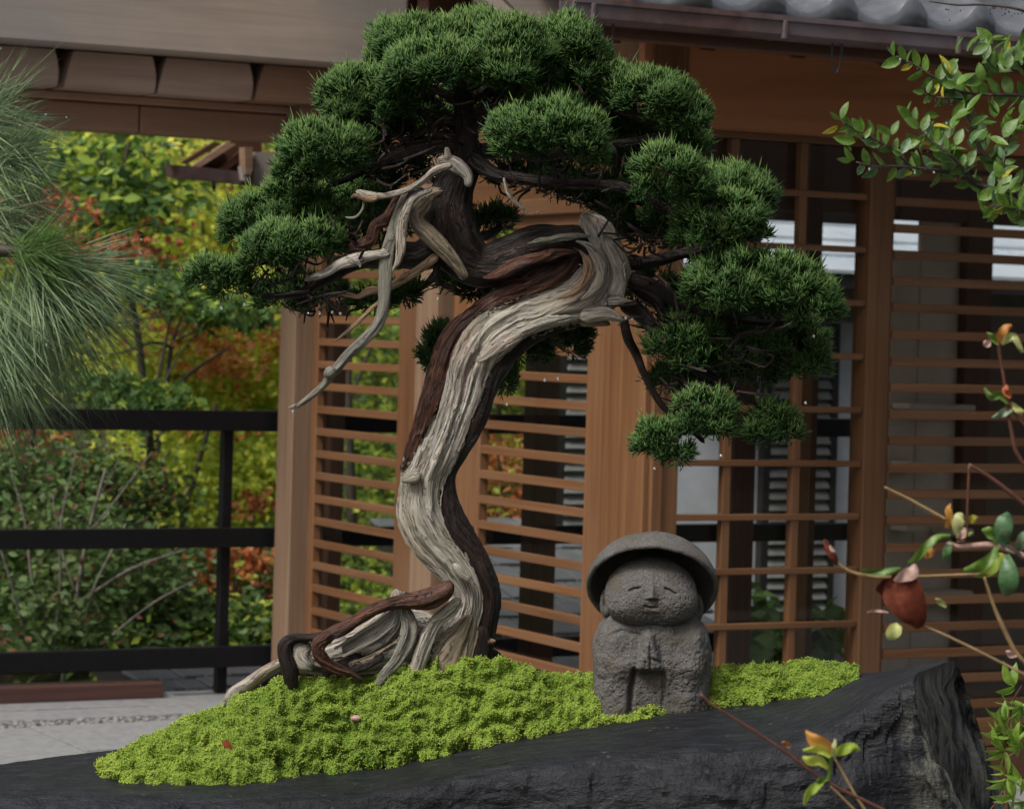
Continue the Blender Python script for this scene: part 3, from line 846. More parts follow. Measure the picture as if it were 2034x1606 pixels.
# ------------------------------------------------------------------ dark tiled roof below the terrace
def course_roof(name, label, fr, quad_t, rows, cols, mat, pz0, pz1, d_lo, d_hi, jit=.004, thick=.018):
    r = empty(name, fr.pt(sum(quad_t) / 2, d_lo, pz0), label, 'roof')
    t0, t1 = quad_t
    w = (t1 - t0) / cols; dl = (d_hi - d_lo) / rows; dz = (pz1 - pz0) / rows
    V, F = box_vf((-w / 2 + .003, -abs(dl) * .55, -thick / 2), (w / 2 - .003, abs(dl) * .55, thick / 2), .004)
    me = make_mesh('tile', V, F, mat, False)
    sl = math.atan2(dz, -dl)                       # climbs away from the viewer
    for i in range(rows):
        for j in range(cols):
            t = t0 + (j + .5 + (.5 if i % 2 else 0)) * w
            o = share('tile', me, fr.pt(t, d_lo + (i + .5) * dl, pz0 + (i + .5) * dz + RNG.uniform(-jit, jit) + .5 * thick), r)
            e = Matrix.Rotation(fr.ang if np.cross(fr.a, fr.n)[2] > 0 else fr.ang, 4, 'Z') @ Matrix.Rotation((1 if np.cross(fr.a, fr.n)[2] > 0 else -1) * (-sl) + -RNG.uniform(.03, .07), 4, 'X')
            o.rotation_euler = e.to_euler()
    Q = fr.world(np.array([(t0, d_lo, pz0 - .02), (t1, d_lo, pz0 - .02), (t1, d_hi, pz1 - .02), (t0, d_hi, pz1 - .02)]))
    Q2 = Q - np.array([0, 0, .06])
    VV = np.vstack([Q, Q2]); FF = [(0, 1, 2, 3), (7, 6, 5, 4), (0, 4, 5, 1), (1, 5, 6, 2), (2, 6, 7, 3), (3, 7, 4, 0)]
    mobj('roof_deck', VV, FF, M['iron'], r, False)
    for q in (0, 1):
        fbox('wall', fr, t0 + .1, t1 - .1, d_hi + .08 + q * (d_lo - d_hi - .35), d_hi + .2 + q * (d_lo - d_hi - .35), -1.9, pz0 - .08, M['shutter'], r, 0)
    return r
# frame turned so that the roof's lower edge runs from lower left to upper right
DRF = Frame(P(330, 1390, 11.0), np.array([math.cos(.62), math.sin(.62)]), np.array([math.sin(.62), -math.cos(.62)]))
course_roof('lower_roof', 'dark grey tiled roof below the terrace seen under the railing', DRF, (0.0, .62), 5, 6, M['far_tile'], DRF.hit(340, 1384)[1] - .03, DRF.hit(340, 1384)[1] + .10, 0.0, -.62)
LRF = Frame(P(900, 1320, 11.3), U2, V2)
course_roof('pale_roof', 'pale shingled lean-to roof seen low through the slatted windows', LRF, (.42, 1.5), 9, 9, M['shingle'], LRF.hit(1050, 1345)[1], LRF.hit(1050, 1345)[1] + .50, .0, -1.7)

# ------------------------------------------------------------------ neighbouring house seen through the glass
HF = Frame(P(1300, 900, 13.6), U2, V2)
hs_ = empty('neighbour_house', HF.pt(1, 0, -1), 'white plastered neighbouring house with grey louvred shutters behind the glass', 'house')
def hb(name, p0, p1, y0, y1, d0, d1, mat, parent=None, g=0):
    t0 = HF.hit(p0, 1000, d1)[0]; t1 = HF.hit(p1, 1000, d1)[0]; xm = (p0 + p1) / 2
    return fbox(name, HF, t0, t1, d0, d1, HF.hit(xm, y1, d1)[1], HF.hit(xm, y0, d1)[1], mat, parent or hs_, g, .004)
hb('wall', 1098, 2250, 640, 1500, -.3, 0, M['plaster'])
hb('upper_wall', 1098, 2250, 545, 639, -.3, .004, M['shutter'])
def shutter(p0, p1, y0, y1, n):
    e = link(bpy.data.objects.new('louvred_shutter', None), hs_, HF.pt(HF.hit(p0, 1000, .05)[0], .05, HF.hit(p0, y1, .05)[1]))
    t0 = HF.hit(p0, 1000, .05)[0]; t1 = HF.hit(p1, 1000, .05)[0]; xm = (p0 + p1) / 2
    z0 = HF.hit(xm, y1, .05)[1]; z1 = HF.hit(xm, y0, .05)[1]
    fbox('shutter_back', HF, t0, t1, .006, .02, z0, z1, M['iron'], e, 2)
    for a in (t0, t1 - .045): fbox('stile', HF, a, a + .045, .021, .055, z0, z1, M['iron'], e, 2)
    L = t1 - t0 - .09; h = (z1 - z0) / n
    V, F = box_vf((-L / 2, -.006, -h * .52), (L / 2, .006, h * .52), .002)
    me = make_mesh('slat', V, F, M['shutter'], False)
    for k in range(n):
        share('slat', me, HF.pt((t0 + t1) / 2, .045, z0 + (k + .5) * h), e, (Matrix.Rotation(AU, 4, 'Z') @ Matrix.Rotation(-.6, 4, 'X')).to_euler())
shutter(1102, 1230, 650, 1180, 24)
shutter(1512, 1660, 640, 1215, 26)
def house_roof():
    # stepped courses of a pale metal roof climbing away from us
    z0 = HF.hit(1600, 533, .5)[1]
    e = link(bpy.data.objects.new('roof', None), hs_, HF.pt(1, .5, z0))
    n, dl, dz = 14, .26, .085
    for k in range(n):
        d1 = .5 - k * dl; z = z0 + k * dz
        V = np.array([(-.3, d1, z), (4.6, d1, z), (4.6, d1 - dl - .01, z + dz - .014), (-.3, d1 - dl - .01, z + dz - .014)])
        VV = np.vstack([V, V - np.array([0, 0, .016])])
        mobj('roof_course', HF.world(VV), fix(HF, [(3, 2, 1, 0)[::-1], (7, 6, 5, 4)[::-1], (0, 4, 5, 1)[::-1], (1, 5, 6, 2)[::-1], (2, 6, 7, 3)[::-1], (3, 7, 4, 0)[::-1]][0:6]), M['metal_roof'], e, False)
    fbox('fascia', HF, -.3, 4.6, .44, .485, z0 - .09, z0 - .017, M['iron'], e, 0)
house_roof()
hb('base', 1098, 2250, 1290, 1700, -.28, .06, M['far_tile'])
# eave of the corridor's far side: dark gutter with scalloped edge and hanging hook
zgb = FB.hit(1600, 440, -.35)[1]
fbox('back_gutter', FB, .02, FB.hit(1712, 900, -.35)[0], -.40, -.33, zgb, zgb + .08, M['copper'], pv, 0)
t = FB.hit(1612, 440, -.35)[0]
W = np.array([np.append(FB.pt(t + a, -.35, zgb - b), .0028) for a, b in ((-.014, -.01), (-.012, .04), (-.004, .07), (.008, .066), (.014, .03), (.016, -.01))])
V, F, g = sweep(W, 6, 20, 1.0); mobj('gutter_hook', V, F, M['iron'], pv)
# ferns and a plant beside the house
# ------------------------------------------------------------------ the bonsai juniper
DT = 4.2
def path(pts, dd=0.0, k=1.0):
    "photograph (x, y, half width[, depth offset]) -> world xyz + radius"
    out = []
    for p in pts:
        d = DT + dd + (p[3] if len(p) > 3 else 0.0)
        out.append(np.append(P(p[0], p[1], d), p[2] * k * d / FPX))
    return np.array(out)

tree = empty('bonsai_juniper', P(890, 1330, DT + .03), 'old bonsai juniper with twisted bleached deadwood trunk and dense green foliage pads', 'bonsai tree')

FUSE = []           # limbs that grow into one another are fused into one skin and split into parts again
def limb(name, pts, mat, dd=0.0, nseg=16, ring=None, kd=.85, ridge=.18, nfib=10, along=10, seed=0, lump=.08, twist=0.0, k=1.0, label=None, fuse=True):
    W = path(pts, dd, k * (.80 if name in ('deadwood_branch', 'deadwood_arch', 'deadwood_knot') else 1.0))
    L = np.linalg.norm(np.diff(W[:, :3], axis=0), axis=1).sum()
    ring = ring or int(max(10, L / .0035))
    # limbs end rounded, never cut square
    W = catmull(W, max(12, len(W) * 6)); cl = np.concatenate([[0], np.cumsum(np.linalg.norm(np.diff(W[:, :3], axis=0), axis=1))])
    for q_, r_ in ((cl, max(W[0, 3], .002)), (cl[-1] - cl, max(W[-1, 3], .002))):
        e_ = np.clip(q_ / (1.3 * r_), 0.004, 1); W[:, 3] *= np.sqrt(1 - (1 - e_) ** 2)
    if name in ('deadwood_ridge', 'upper_strand'):  # thin out into the wood beneath
        e_ = np.minimum(cl, cl[-1] - cl) / cl[-1]; W[:, 3] *= .25 + .75 * np.clip(e_ / .28, 0, 1) ** .8
    V, F, g = sweep(W, nseg, ring, kd, ridge, nfib, along, seed, lump, twist)
    if fuse:
        FUSE.append((name, mat, label, V, F, g + seed * .37)); return None
    o = mobj(name, V, F, M[mat], tree, True, {'gp': ('FLOAT_VECTOR', g + seed * .37)})
    if label: o['label'] = label
    return o

def fuse_limbs(voxel=.00145):
    from mathutils.kdtree import KDTree
    V, F = join([(v, f) for _, _, _, v, f, _ in FUSE])
    me = make_mesh('fused', V, F, None)
    ob = bpy.data.objects.new('fused', me); SC.collection.objects.link(ob)
    md = ob.modifiers.new('r', 'REMESH'); md.mode = 'VOXEL'; md.voxel_size = voxel; md.use_smooth_shade = True
    bpy.context.view_layer.update()
    ev = ob.evaluated_get(bpy.context.evaluated_depsgraph_get()); m2 = ev.to_mesh()
    n = len(m2.vertices); P0 = np.empty(n * 3, np.float32); m2.vertices.foreach_get('co', P0); P0 = P0.reshape(-1, 3).astype(float)
    nf = len(m2.polygons); ls = np.empty(nf, np.int32); lt_ = np.empty(nf, np.int32); m2.polygons.foreach_get('loop_start', ls); m2.polygons.foreach_get('loop_total', lt_)
    lv = np.empty(len(m2.loops), np.int32); m2.loops.foreach_get('vertex_index', lv)
    q = ls[lt_ == 4]; Q = lv[q[:, None] + np.arange(4)]
    ne = len(m2.edges); E = np.empty(ne * 2, np.int32); m2.edges.foreach_get('vertices', E); E = E.reshape(-1, 2)
    ev.to_mesh_clear(); bpy.data.objects.remove(ob)
    deg = np.bincount(E.reshape(-1), minlength=n)[:, None].astype(float)
    def relax(X, f):
        S = np.zeros_like(X)
        for c in range(X.shape[1]):
            S[:, c] = np.bincount(E[:, 0], X[E[:, 1], c], n) + np.bincount(E[:, 1], X[E[:, 0], c], n)
        return X + f * (S / np.maximum(deg, 1) - X)
    for k in range(2): P0 = relax(P0, .5)
    # which limb, and which fibre, each point of the skin belongs to
    sid = np.concatenate([np.full(len(v), i) for i, (_, _, _, v, _, _) in enumerate(FUSE)]); G = np.vstack([g for *_, g in FUSE])
    kd = KDTree(len(V))
    for i, v in enumerate(V): kd.insert(v, i)
    kd.balance()
    nn = np.array([kd.find(p)[1] for p in P0])
    # big members melt into one another, slender ones keep their shape
    small = np.array([nm in ('deadwood_branch', 'deadwood_spike', 'deadwood_knot', 'branch') for nm, *_ in FUSE])[sid[nn]]
    wgt = np.where(small, .08, .5)[:, None]
    for k in range(4): wgt = relax(wgt, .5)
    for k in range(16): P0 = P0 + wgt * (relax(P0, 1.0) - P0)
    fray = np.stack([fbm(P0 * np.array([90, 90, 60]), s, 3) for s in (61, 62, 63)], -1) * .0040
    n0 = np.array([kd.find(p)[1] for p in P0]); nn = np.array([kd.find(p)[1] for p in P0 + fray])
    lab = sid[nn]; gp = G[n0]
    for k in range(2): gp = np.where((np.abs(relax(gp, .6) - gp).max(1) < .004)[:, None], relax(gp, .6), gp)
    a = P0[Q[:, 1]] - P0[Q[:, 0]]; b = P0[Q[:, 2]] - P0[Q[:, 0]]; fn = np.cross(a, b)
    N = np.zeros_like(P0)
    for j in range(4):
        for c in range(3): N[:, c] += np.bincount(Q[:, j], fn[:, c], n)
    N /= np.linalg.norm(N, axis=1)[:, None] + 1e-12
    # weathered grain: long grooves, ragged fibres, small knots
    w = gp + .0045 * np.stack([vnoise(P0 * 30, s) for s in (1, 2, 3)], -1)
    g1 = 1 - 2 * np.abs(vnoise(w * np.array([75, 75, 4]), 21)); g2 = 1 - 2 * np.abs(vnoise(w * np.array([190, 190, 6]), 22)); g3 = vnoise(w * np.array([330, 330, 16]), 23)
    rag = fbm(P0 * 55, 25, 3)
    isd = np.array([mm == 'bark_dark' for _, mm, *_ in FUSE])[lab]
    isb = np.array(['bark' in mm for _, mm, *_ in FUSE])[lab]
    size = np.array([min(1.0, np.linalg.norm(v.max(0) - v.min(0)) / .16) * (.45 if nm in ('deadwood_branch', 'deadwood_spike') else 1.0) for nm, _, _, v, _, _ in FUSE])[lab]
    d = size * (.0023 * (g1 - .2) + .0019 * (g2 - .1) + .0006 * g3) + .0007 * rag * size
    d += isb * .0010 * np.maximum(fbm(w * np.array([120, 120, 30]), 27, 3), 0)
    d = np.where(isd, d * .55, d)
    P1 = P0 + N * d[:, None]
    fl = lab[Q]; fl = np.where(fl[:, 0] == fl[:, 2], fl[:, 0], np.where(fl[:, 1] == fl[:, 3], fl[:, 1], fl[:, 0]))
    # one shared smooth normal per point, so that seams between parts do not show
    fn = np.cross(P1[Q[:, 2]] - P1[Q[:, 0]], P1[Q[:, 3]] - P1[Q[:, 1]]); N1 = np.zeros_like(P0)
    for j in range(4):
        for c in range(3): N1[:, c] += np.bincount(Q[:, j], fn[:, c], n)
    N1 /= np.linalg.norm(N1, axis=1)[:, None] + 1e-12
    for i, (name, mat, label, *_r) in enumerate(FUSE):
        f = Q[fl == i]
        if len(f) < 12: continue
        u, inv = np.unique(f, return_inverse=True)
        o = mobj(name, P1[u], inv.reshape(-1, 4), M[mat], tree, True, {'gp': ('FLOAT_VECTOR', gp[u])})
        o.data.normals_split_custom_set_from_vertices([tuple(x) for x in N1[u]])
        if label: o['label'] = label
    print('fused skin', n, nf)

# bleached core of the trunk, from the moss up to the broken top
core = [(862, 1350, 88), (872, 1300, 68), (902, 1250, 46), (922, 1211, 38), (928, 1181, 34), (914, 1144, 37), (888, 1106, 41), (859, 1069, 44),
        (839, 1032, 45), (834, 990, 42), (842, 942, 44), (860, 905, 44), (879, 870, 44), (897, 830, 44), (914, 785, 44), (930, 735, 46), (952, 692, 50),
        (986, 657, 52), (1030, 632, 48), (1080, 617, 44), (1130, 602, 44), (1180, 578, 50), (1207, 543, 45), (1203, 508, 41), (1192, 476, 37), (1180, 453, 32), (1168, 438, 20), (1154, 426, 8)]
limb('trunk', core, 'deadwood', 0.0, 144, 560, .8, .17, 26, 5.0, 1, .05, 2.0)
# live veins: raised cords of red bark on both sides of the bleached wood
limb('live_vein', [(955, 1335, 20), (960, 1286, 19), (964, 1248, 20), (972, 1211, 21), (974, 1181, 22), (962, 1144, 25), (942, 1106, 26), (917, 1069, 27), (898, 1032, 24), (889, 987, 20),
                   (889, 942, 18), (907, 900, 22), (929, 860, 24), (944, 820, 26), (957, 780, 26), (974, 745, 25), (998, 712, 24), (1036, 678, 20), (1082, 656, 16), (1132, 644, 10), (1175, 638, 4)],
     'bark_dark', .001, 56, 300, .85, .20, 16, 7, 2, .08, 1.0, label='broad dark live vein on the right of the trunk')
limb('live_vein', [(800, 948, 4, .02), (808, 928, 9), (826, 888, 16), (840, 848, 20), (851, 810, 22), (863, 770, 22), (876, 730, 22), (889, 690, 21), (910, 657, 20), (945, 628, 22), (985, 603, 25), (1030, 580, 26),
                   (1075, 560, 25), (1112, 540, 22), (1138, 514, 17), (1136, 492, 14)], 'bark', -.005, 48, 260, .85, .2, 13, 8, 3, .08, 1.0, label='red barked live vein on the left of the trunk')
# bands of wood round the hook
limb('deadwood_ridge', [(1150, 600, 9), (1180, 575, 12), (1194, 545, 12), (1186, 512, 11), (1168, 488, 9), (1140, 478, 6)], 'deadwood', -.045, 24, 90, .8, .25, 8, 12, 4, .1)
limb('deadwood_ridge', [(1100, 598, 5), (1140, 580, 8), (1160, 556, 9), (1166, 528, 9), (1156, 503, 7), (1135, 490, 4)], 'jin_brown', -.042, 20, 70, .8, .25, 8, 12, 5, .1)
limb('deadwood_ridge', [(1180, 625, 10), (1215, 592, 14), (1230, 556, 14), (1224, 520, 12), (1205, 486, 10), (1190, 455, 8), (1186, 428, 5)], 'deadwood', -.025, 24, 110, .8, .28, 8, 12, 6, .15)
limb('deadwood_ridge', [(945, 720, 8), (985, 690, 12), (1020, 668, 14), (1060, 648, 11), (1110, 634, 7), (1150, 626, 3)], 'deadwood', -.050, 20, 90, .8, .3, 8, 12, 7, .2)
limb('deadwood_spike', [(1205, 598, 15), (1232, 597, 9), (1248, 597, 4), (1264, 599, 1)], 'deadwood', -.03, 16, 24, .8, .2, 8, 14, 8)
limb('deadwood_spike', [(1150, 628, 14), (1195, 622, 15), (1225, 630, 10), (1243, 640, 3)], 'deadwood', -.03, 20, 40, .7, .3, 9, 14, 9)
limb('deadwood_spike', [(1150, 641, 9), (1190, 640, 8), (1214, 644, 4)], 'jin_brown', -.01, 12, 24, .7, .3, 9, 14, 9)
limb('deadwood_spike', [(1236, 592, 4), (1240, 560, 5), (1238, 532, 5), (1248, 515, 1.5)], 'deadwood', -.03, 12, 30, .8, .2, 8, 14, 10)
limb('deadwood_spike', [(795, 955, 4), (806, 952, 11), (822, 946, 16), (836, 940, 12)], 'deadwood', -.03, 20, 24, .8, .25, 8, 14, 11, .3)
limb('deadwood_spike', [(900, 1118, 10), (914, 1140, 12), (930, 1150, 8), (936, 1150, 3)], 'deadwood', -.034, 14, 24, .8, .25, 8, 14, 12, .3)
# dark limb that turns back over the hook and climbs to the crown
limb('upper_trunk', [(1196, 500, 30, -.005), (1150, 489, 36), (1100, 492, 38), (1050, 502, 42), (1000, 520, 42), (952, 526, 42), (918, 500, 46), (900, 462, 48), (893, 420, 46), (902, 382, 40), (918, 345, 33), (926, 308, 28),
                     (926, 270, 24), (921, 220, 20), (915, 150, 14)], 'bark_dark', .0, 56, 300, .85, .2, 16, 8, 13, .1)
limb('upper_strand', [(1165, 466, 10), (1120, 465, 14), (1065, 466, 20), (1025, 478, 20), (1000, 496, 16), (985, 515, 8)], 'bark_dark', .02, 24, 80, .85, .2, 9, 10, 14, .15)
limb('upper_strand', [(1150, 500, 8), (1100, 505, 11), (1040, 520, 12), (985, 545, 11), (955, 552, 6)], 'bark', -.035, 24, 80, .85, .25, 9, 10, 15, .15)
limb('deadwood_ridge', [(1180, 470, 6), (1140, 468, 8), (1090, 476, 8), (1040, 486, 5)], 'deadwood_grey', -.036, 16, 60, .8, .3, 7, 12, 16, .15)
limb('deadwood_arch', [(924, 556, 9), (905, 527, 14), (882, 498, 19), (853, 468, 21), (830, 445, 19), (826, 425, 18), (843, 404, 18), (856, 386, 15), (880, 378, 10)], 'deadwood_tan', -.058, 36, 130, .85, .15, 10, 8, 17, .1)
# jins, bare bleached branches
limb('deadwood_branch', [(860, 376, 7, -.0), (825, 390, 10), (811, 413, 11), (802, 441, 12), (798, 466, 13), (797, 494, 12), (791, 520, 8), (783, 533, 4), (779, 541, 1.5)], 'deadwood', -.085, 24, 90, .8, .2, 8, 10, 18, .1)
limb('deadwood_branch', [(840, 374, 6), (815, 376, 8), (802, 398, 10), (790, 431, 12), (778, 472, 14), (768, 512, 15), (764, 560, 15.5), (762, 602, 14), (752, 640, 13), (725, 672, 13), (690, 705, 13), (665, 735, 12), (641, 765, 10),
                         (612, 790, 8), (592, 805, 6), (577, 813, 2)], 'deadwood_grey', -.075, 28, 220, .85, .16, 8, 9, 19, .12)
limb('deadwood_spike', [(665, 730, 12), (652, 742, 10), (646, 752, 4)], 'deadwood_grey', -.085, 10, 14, .8, .2, 6, 10, 20, .3)
limb('deadwood_spike', [(592, 803, 5), (582, 806, 3), (568, 810, 1)], 'deadwood', -.075, 8, 14, .8, .2, 6, 10, 20, .3)
limb('deadwood_knot', [(930, 372, 10), (930, 350, 14), (915, 332, 18), (895, 320, 18), (878, 318, 13), (868, 315, 5)], 'deadwood', -.055, 28, 50, .85, .25, 8, 12, 21, .3)
limb('deadwood_knot', [(890, 318, 9), (888, 302, 8), (886, 291, 5)], 'deadwood', -.06, 14, 16, .85, .25, 8, 12, 22, .3)
limb('deadwood_branch', [(900, 328, 9), (880, 332, 9), (860, 340, 9), (845, 356, 9), (820, 372, 8), (790, 384, 8), (760, 390, 8), (742, 389, 10), (722, 384, 8), (706, 380, 5)], 'deadwood', -.09, 20, 110, .85, .16, 8, 10, 23, .15)
limb('deadwood_branch', [(752, 392, 7), (735, 396, 8), (718, 392, 7), (704, 388, 7), (696, 394, 3)], 'jin_brown', -.095, 14, 40, .85, .25, 8, 10, 24, .3)
limb('deadwood_branch', [(722, 398, 5), (720, 415, 4), (708, 430, 4.5), (696, 433, 4.5), (684, 430, 3)], 'deadwood_grey', -.09, 10, 36, .85, .15, 6, 10, 25, .15)
limb('deadwood_branch', [(1000, 350, 4), (1004, 365, 5), (1009, 382, 6), (1024, 401, 6), (1038, 413, 5), (1046, 418, 2.5)], 'deadwood', -.10, 12, 40, .85, .15, 6, 10, 26, .15)
limb('deadwood_branch', [(775, 500, 8), (735, 508, 10), (705, 516, 13), (675, 526, 13), (650, 541, 12), (628, 549, 10), (612, 554, 6), (602, 557, 3)], 'deadwood', -.08, 18, 60, .85, .3, 8, 14, 27, .35)
limb('deadwood_branch', [(690, 518, 8), (706, 519, 7), (716, 526, 4), (713, 533, 3)], 'deadwood', -.1, 10, 24, .85, .3, 8, 14, 28, .3)
limb('deadwood_branch', [(614, 556, 4), (611, 545, 4), (603, 530, 3), (598, 517, 3), (590, 514, 2)], 'jin_brown', -.085, 8, 24, .85, .2, 6, 10, 29, .2)
limb('deadwood_branch', [(870, 505, 11), (850, 522, 10), (825, 541, 10), (790, 561, 10), (765, 575, 8), (735, 578, 10), (712, 590, 6), (690, 586, 7), (668, 588, 6), (648, 604, 5), (630, 618, 2)], 'jin_brown', -.045, 16, 100, .85, .2, 8, 10, 30, .2)
limb('deadwood_branch', [(770, 588, 7), (740, 610, 6), (710, 640, 6), (682, 664, 5), (657, 682, 2)], 'jin_brown', -.06, 10, 50, .85, .15, 6, 10, 31, .1)
# live branches
BR = [
    [(905, 470, 40), (870, 490, 38), (835, 508, 30), (800, 508, 24), (765, 512, 22), (725, 515, 18), (690, 530, 14), (640, 560, 10), (590, 585, 8), (520, 590, 6)],
    [(845, 380, 14, -.04), (800, 388, 9, -.05), (788, 400, 9, -.05), (771, 433, 11, -.05), (747, 449, 11, -.05), (737, 478, 13, -.05), (702, 492, 10, -.05), (680, 500, 6, -.05)],
    [(920, 290, 18), (870, 290, 14), (820, 300, 12), (770, 316, 10), (730, 336, 8), (690, 356, 6.5), (650, 370, 5)],
    [(920, 285, 12), (860, 280, 8), (820, 285, 7), (790, 290, 5), (740, 320, 4)],
    [(924, 275, 14), (893, 268, 9), (870, 268, 8), (848, 234, 7), (830, 212, 6), (815, 218, 4)],
    [(924, 250, 12), (880, 240, 8), (830, 265, 6), (790, 275, 5), (730, 240, 5)],
    [(916, 200, 14), (870, 180, 10), (820, 160, 7), (790, 130, 5)],
    [(915, 190, 13), (900, 130, 9), (880, 90, 6)],
    [(920, 210, 12), (970, 170, 9), (1010, 120, 7)],
    [(930, 310, 18, -.02), (980, 345, 14, -.05), (1040, 356, 12, -.06), (1110, 362, 11, -.06), (1180, 366, 10), (1240, 372, 9), (1300, 400, 8), (1400, 460, 6)],
    [(926, 235, 14), (1000, 212, 11), (1080, 190, 10), (1150, 190, 9), (1230, 220, 8), (1310, 250, 6)],
    [(940, 300, 16), (1010, 300, 13), (1080, 310, 11), (1180, 290, 9), (1260, 280, 8), (1330, 270, 6)],
    [(1215, 560, 22, .02), (1270, 560, 17), (1320, 588, 14), (1370, 612, 10), (1420, 625, 8), (1500, 640, 6), (1580, 640, 4)],
    [(1225, 520, 16, .03), (1290, 520, 12), (1350, 506, 10), (1400, 492, 8), (1450, 470, 5)],
    [(1236, 628, 8, -.02), (1245, 665, 9, -.02), (1262, 700, 9), (1275, 735, 8), (1290, 765, 7), (1320, 810, 7), (1370, 850, 6), (1400, 880, 4)],
    [(1235, 600, 18, .04), (1290, 640, 13), (1320, 690, 11), (1360, 720, 9), (1440, 760, 6), (1540, 830, 4)],
    [(1235, 560, 12, .06), (1300, 600, 10, .06), (1330, 640, 9, .05), (1345, 690, 7, .05)],
    [(1440, 700, 5, -.05), (1470, 668, 6, -.05), (1500, 660, 6, -.05), (1560, 645, 4, -.05)],
    [(868, 515, 7, -.03), (866, 540, 7, -.03), (860, 552, 7, -.03), (848, 553, 5, -.03)],
    [(862, 540, 6, -.02), (876, 562, 6), (895, 572, 5), (912, 560, 4)],
    [(955, 560, 8, .03), (970, 590, 8, .03), (985, 612, 8, .03)],
    [(985, 585, 5, .02), (1008, 572, 4, .02), (1018, 575, 3, .02)],
    [(1000, 640, 8, .09), (1040, 670, 6, .12), (1090, 690, 5, .14)], [(900, 700, 7, .09), (880, 700, 5, .12), (862, 700, 4, .13)],
    [(900, 480, 16, .05), (960, 470, 9, .12), (1000, 450, 6, .16)], [(905, 500, 14, .05), (850, 560, 7, .1), (800, 590, 5, .12)],
]
for k, b in enumerate(BR):
    limb('branch', b, 'bark_dark' if k not in (1,) else 'bark', .0, 14, None, .9, .22, 8, 12, 40 + k, .22, fuse=len(b) and b[0][2] >= 12)
# dark twigs that fill the underside of the crown
def twigs():
    parts = []; gg = []
    spots = [(930, 250, 150, 90), (1120, 360, 130, 45), (1290, 330, 90, 70), (760, 320, 90, 60), (700, 470, 80, 50), (1270, 470, 80, 60), (1310, 620, 60, 80), (1480, 690, 110, 50), (640, 590, 60, 40),
             (1000, 180, 140, 60), (560, 520, 60, 40), (1380, 780, 70, 60)]
    for (x, y, a, b) in spots:
        for k in range(26):
            x0, y0 = x + RNG.normal() * a * .45, y + RNG.normal() * b * .45
            an = RNG.uniform(0, 6.28); L = RNG.uniform(30, 80); d0 = RNG.uniform(-.1, .1)
            pts = [(x0, y0, 3.2, d0), (x0 + L * .5 * math.cos(an) + RNG.normal() * 8, y0 + L * .35 * math.sin(an) + RNG.normal() * 8, 2.6, d0 + RNG.normal() * .02),
                   (x0 + L * math.cos(an), y0 + L * .7 * math.sin(an) - 6, 1.4, d0 + RNG.normal() * .04)]
            V, F, g = sweep(path(pts), 5, 8, 1, cap=False); parts.append((V, F)); gg.append(g)
    V, F = join(parts)
    tag(mobj('twig', V, F, M['bark_dark'], tree, True, {'gp': ('FLOAT_VECTOR', np.vstack(gg))}), kind='stuff')
twigs()

# ---- foot of the tree
limb('root', [(930, 1262, 40), (880, 1280, 54), (830, 1276, 62), (785, 1272, 62), (735, 1292, 54), (690, 1302, 46), (645, 1310, 36), (600, 1312, 28), (560, 1318, 18)], 'deadwood', -.005, 96, 260, .75, .24, 20, 5, 60, .06)
limb('root', [(787, 1168, 8), (789, 1184, 13), (787, 1205, 17), (776, 1232, 22), (752, 1258, 24), (715, 1278, 20), (680, 1292, 12)], 'deadwood', -.040, 48, 110, .6, .26, 14, 8, 61, .12)
limb('root', [(800, 1172, 6), (802, 1190, 9), (806, 1215, 13), (814, 1245, 16), (806, 1280, 15), (788, 1312, 11), (764, 1338, 9), (742, 1372, 6)], 'deadwood_grey', -.055, 36, 110, .7, .3, 12, 9, 62, .15)
limb('root', [(918, 1190, 10), (893, 1213, 13), (866, 1235, 13), (847, 1270, 14), (834, 1304, 14), (820, 1352, 14)], 'deadwood', -.050, 40, 100, .7, .22, 12, 8, 63, .1)
limb('root', [(938, 1220, 10), (922, 1258, 26), (898, 1300, 40), (872, 1352, 48)], 'deadwood_tan', -.030, 60, 100, .45, .22, 16, 6, 64, .08)
limb('root', [(958, 1240, 12), (952, 1290, 18), (940, 1330, 22), (925, 1362, 24)], 'bark_dark', -.024, 36, 60, .6, .28, 14, 8, 74, .1)
limb('root', [(782, 1212, 4), (748, 1238, 5), (708, 1262, 5), (660, 1290, 4)], 'deadwood_grey', -.058, 20, 70, .6, .3, 10, 8, 76, .2)
limb('root', [(790, 1236, 4), (756, 1264, 5), (716, 1286, 5), (676, 1306, 4)], 'deadwood', -.056, 20, 70, .6, .3, 10, 8, 77, .2)
limb('root', [(800, 1262, 4), (764, 1288, 5), (730, 1304, 5), (690, 1318, 4)], 'deadwood_tan', -.054, 20, 70, .6, .3, 10, 8, 79, .2)
limb('root', [(765, 1299, 8), (735, 1316, 10), (705, 1326, 9), (685, 1345, 6)], 'bark_dark', -.052, 20, 60, .6, .3, 10, 8, 78, .3)
limb('root', [(896, 1154, 4), (884, 1172, 15), (852, 1188, 19), (815, 1191, 15), (790, 1194, 13), (755, 1204, 12), (715, 1226, 13), (682, 1244, 14), (650, 1262, 14), (633, 1280, 14), (634, 1298, 14), (648, 1316, 12), (668, 1329, 11), (696, 1338, 7), (722, 1354, 4)], 'bark', -.062, 28, 220, .9, .2, 9, 10, 65, .08)
limb('root', [(690, 1238, 8), (650, 1258, 9), (612, 1266, 9), (580, 1268, 11), (566, 1282, 14), (568, 1306, 15), (577, 1334, 15), (582, 1375, 12)], 'bark_dark', -.055, 24, 120, .9, .2, 9, 10, 66, .08)
limb('root', [(720, 1306, 9), (690, 1316, 10), (660, 1326, 10), (640, 1342, 8)], 'bark_dark', -.045, 20, 60, .8, .25, 9, 10, 67, .15)
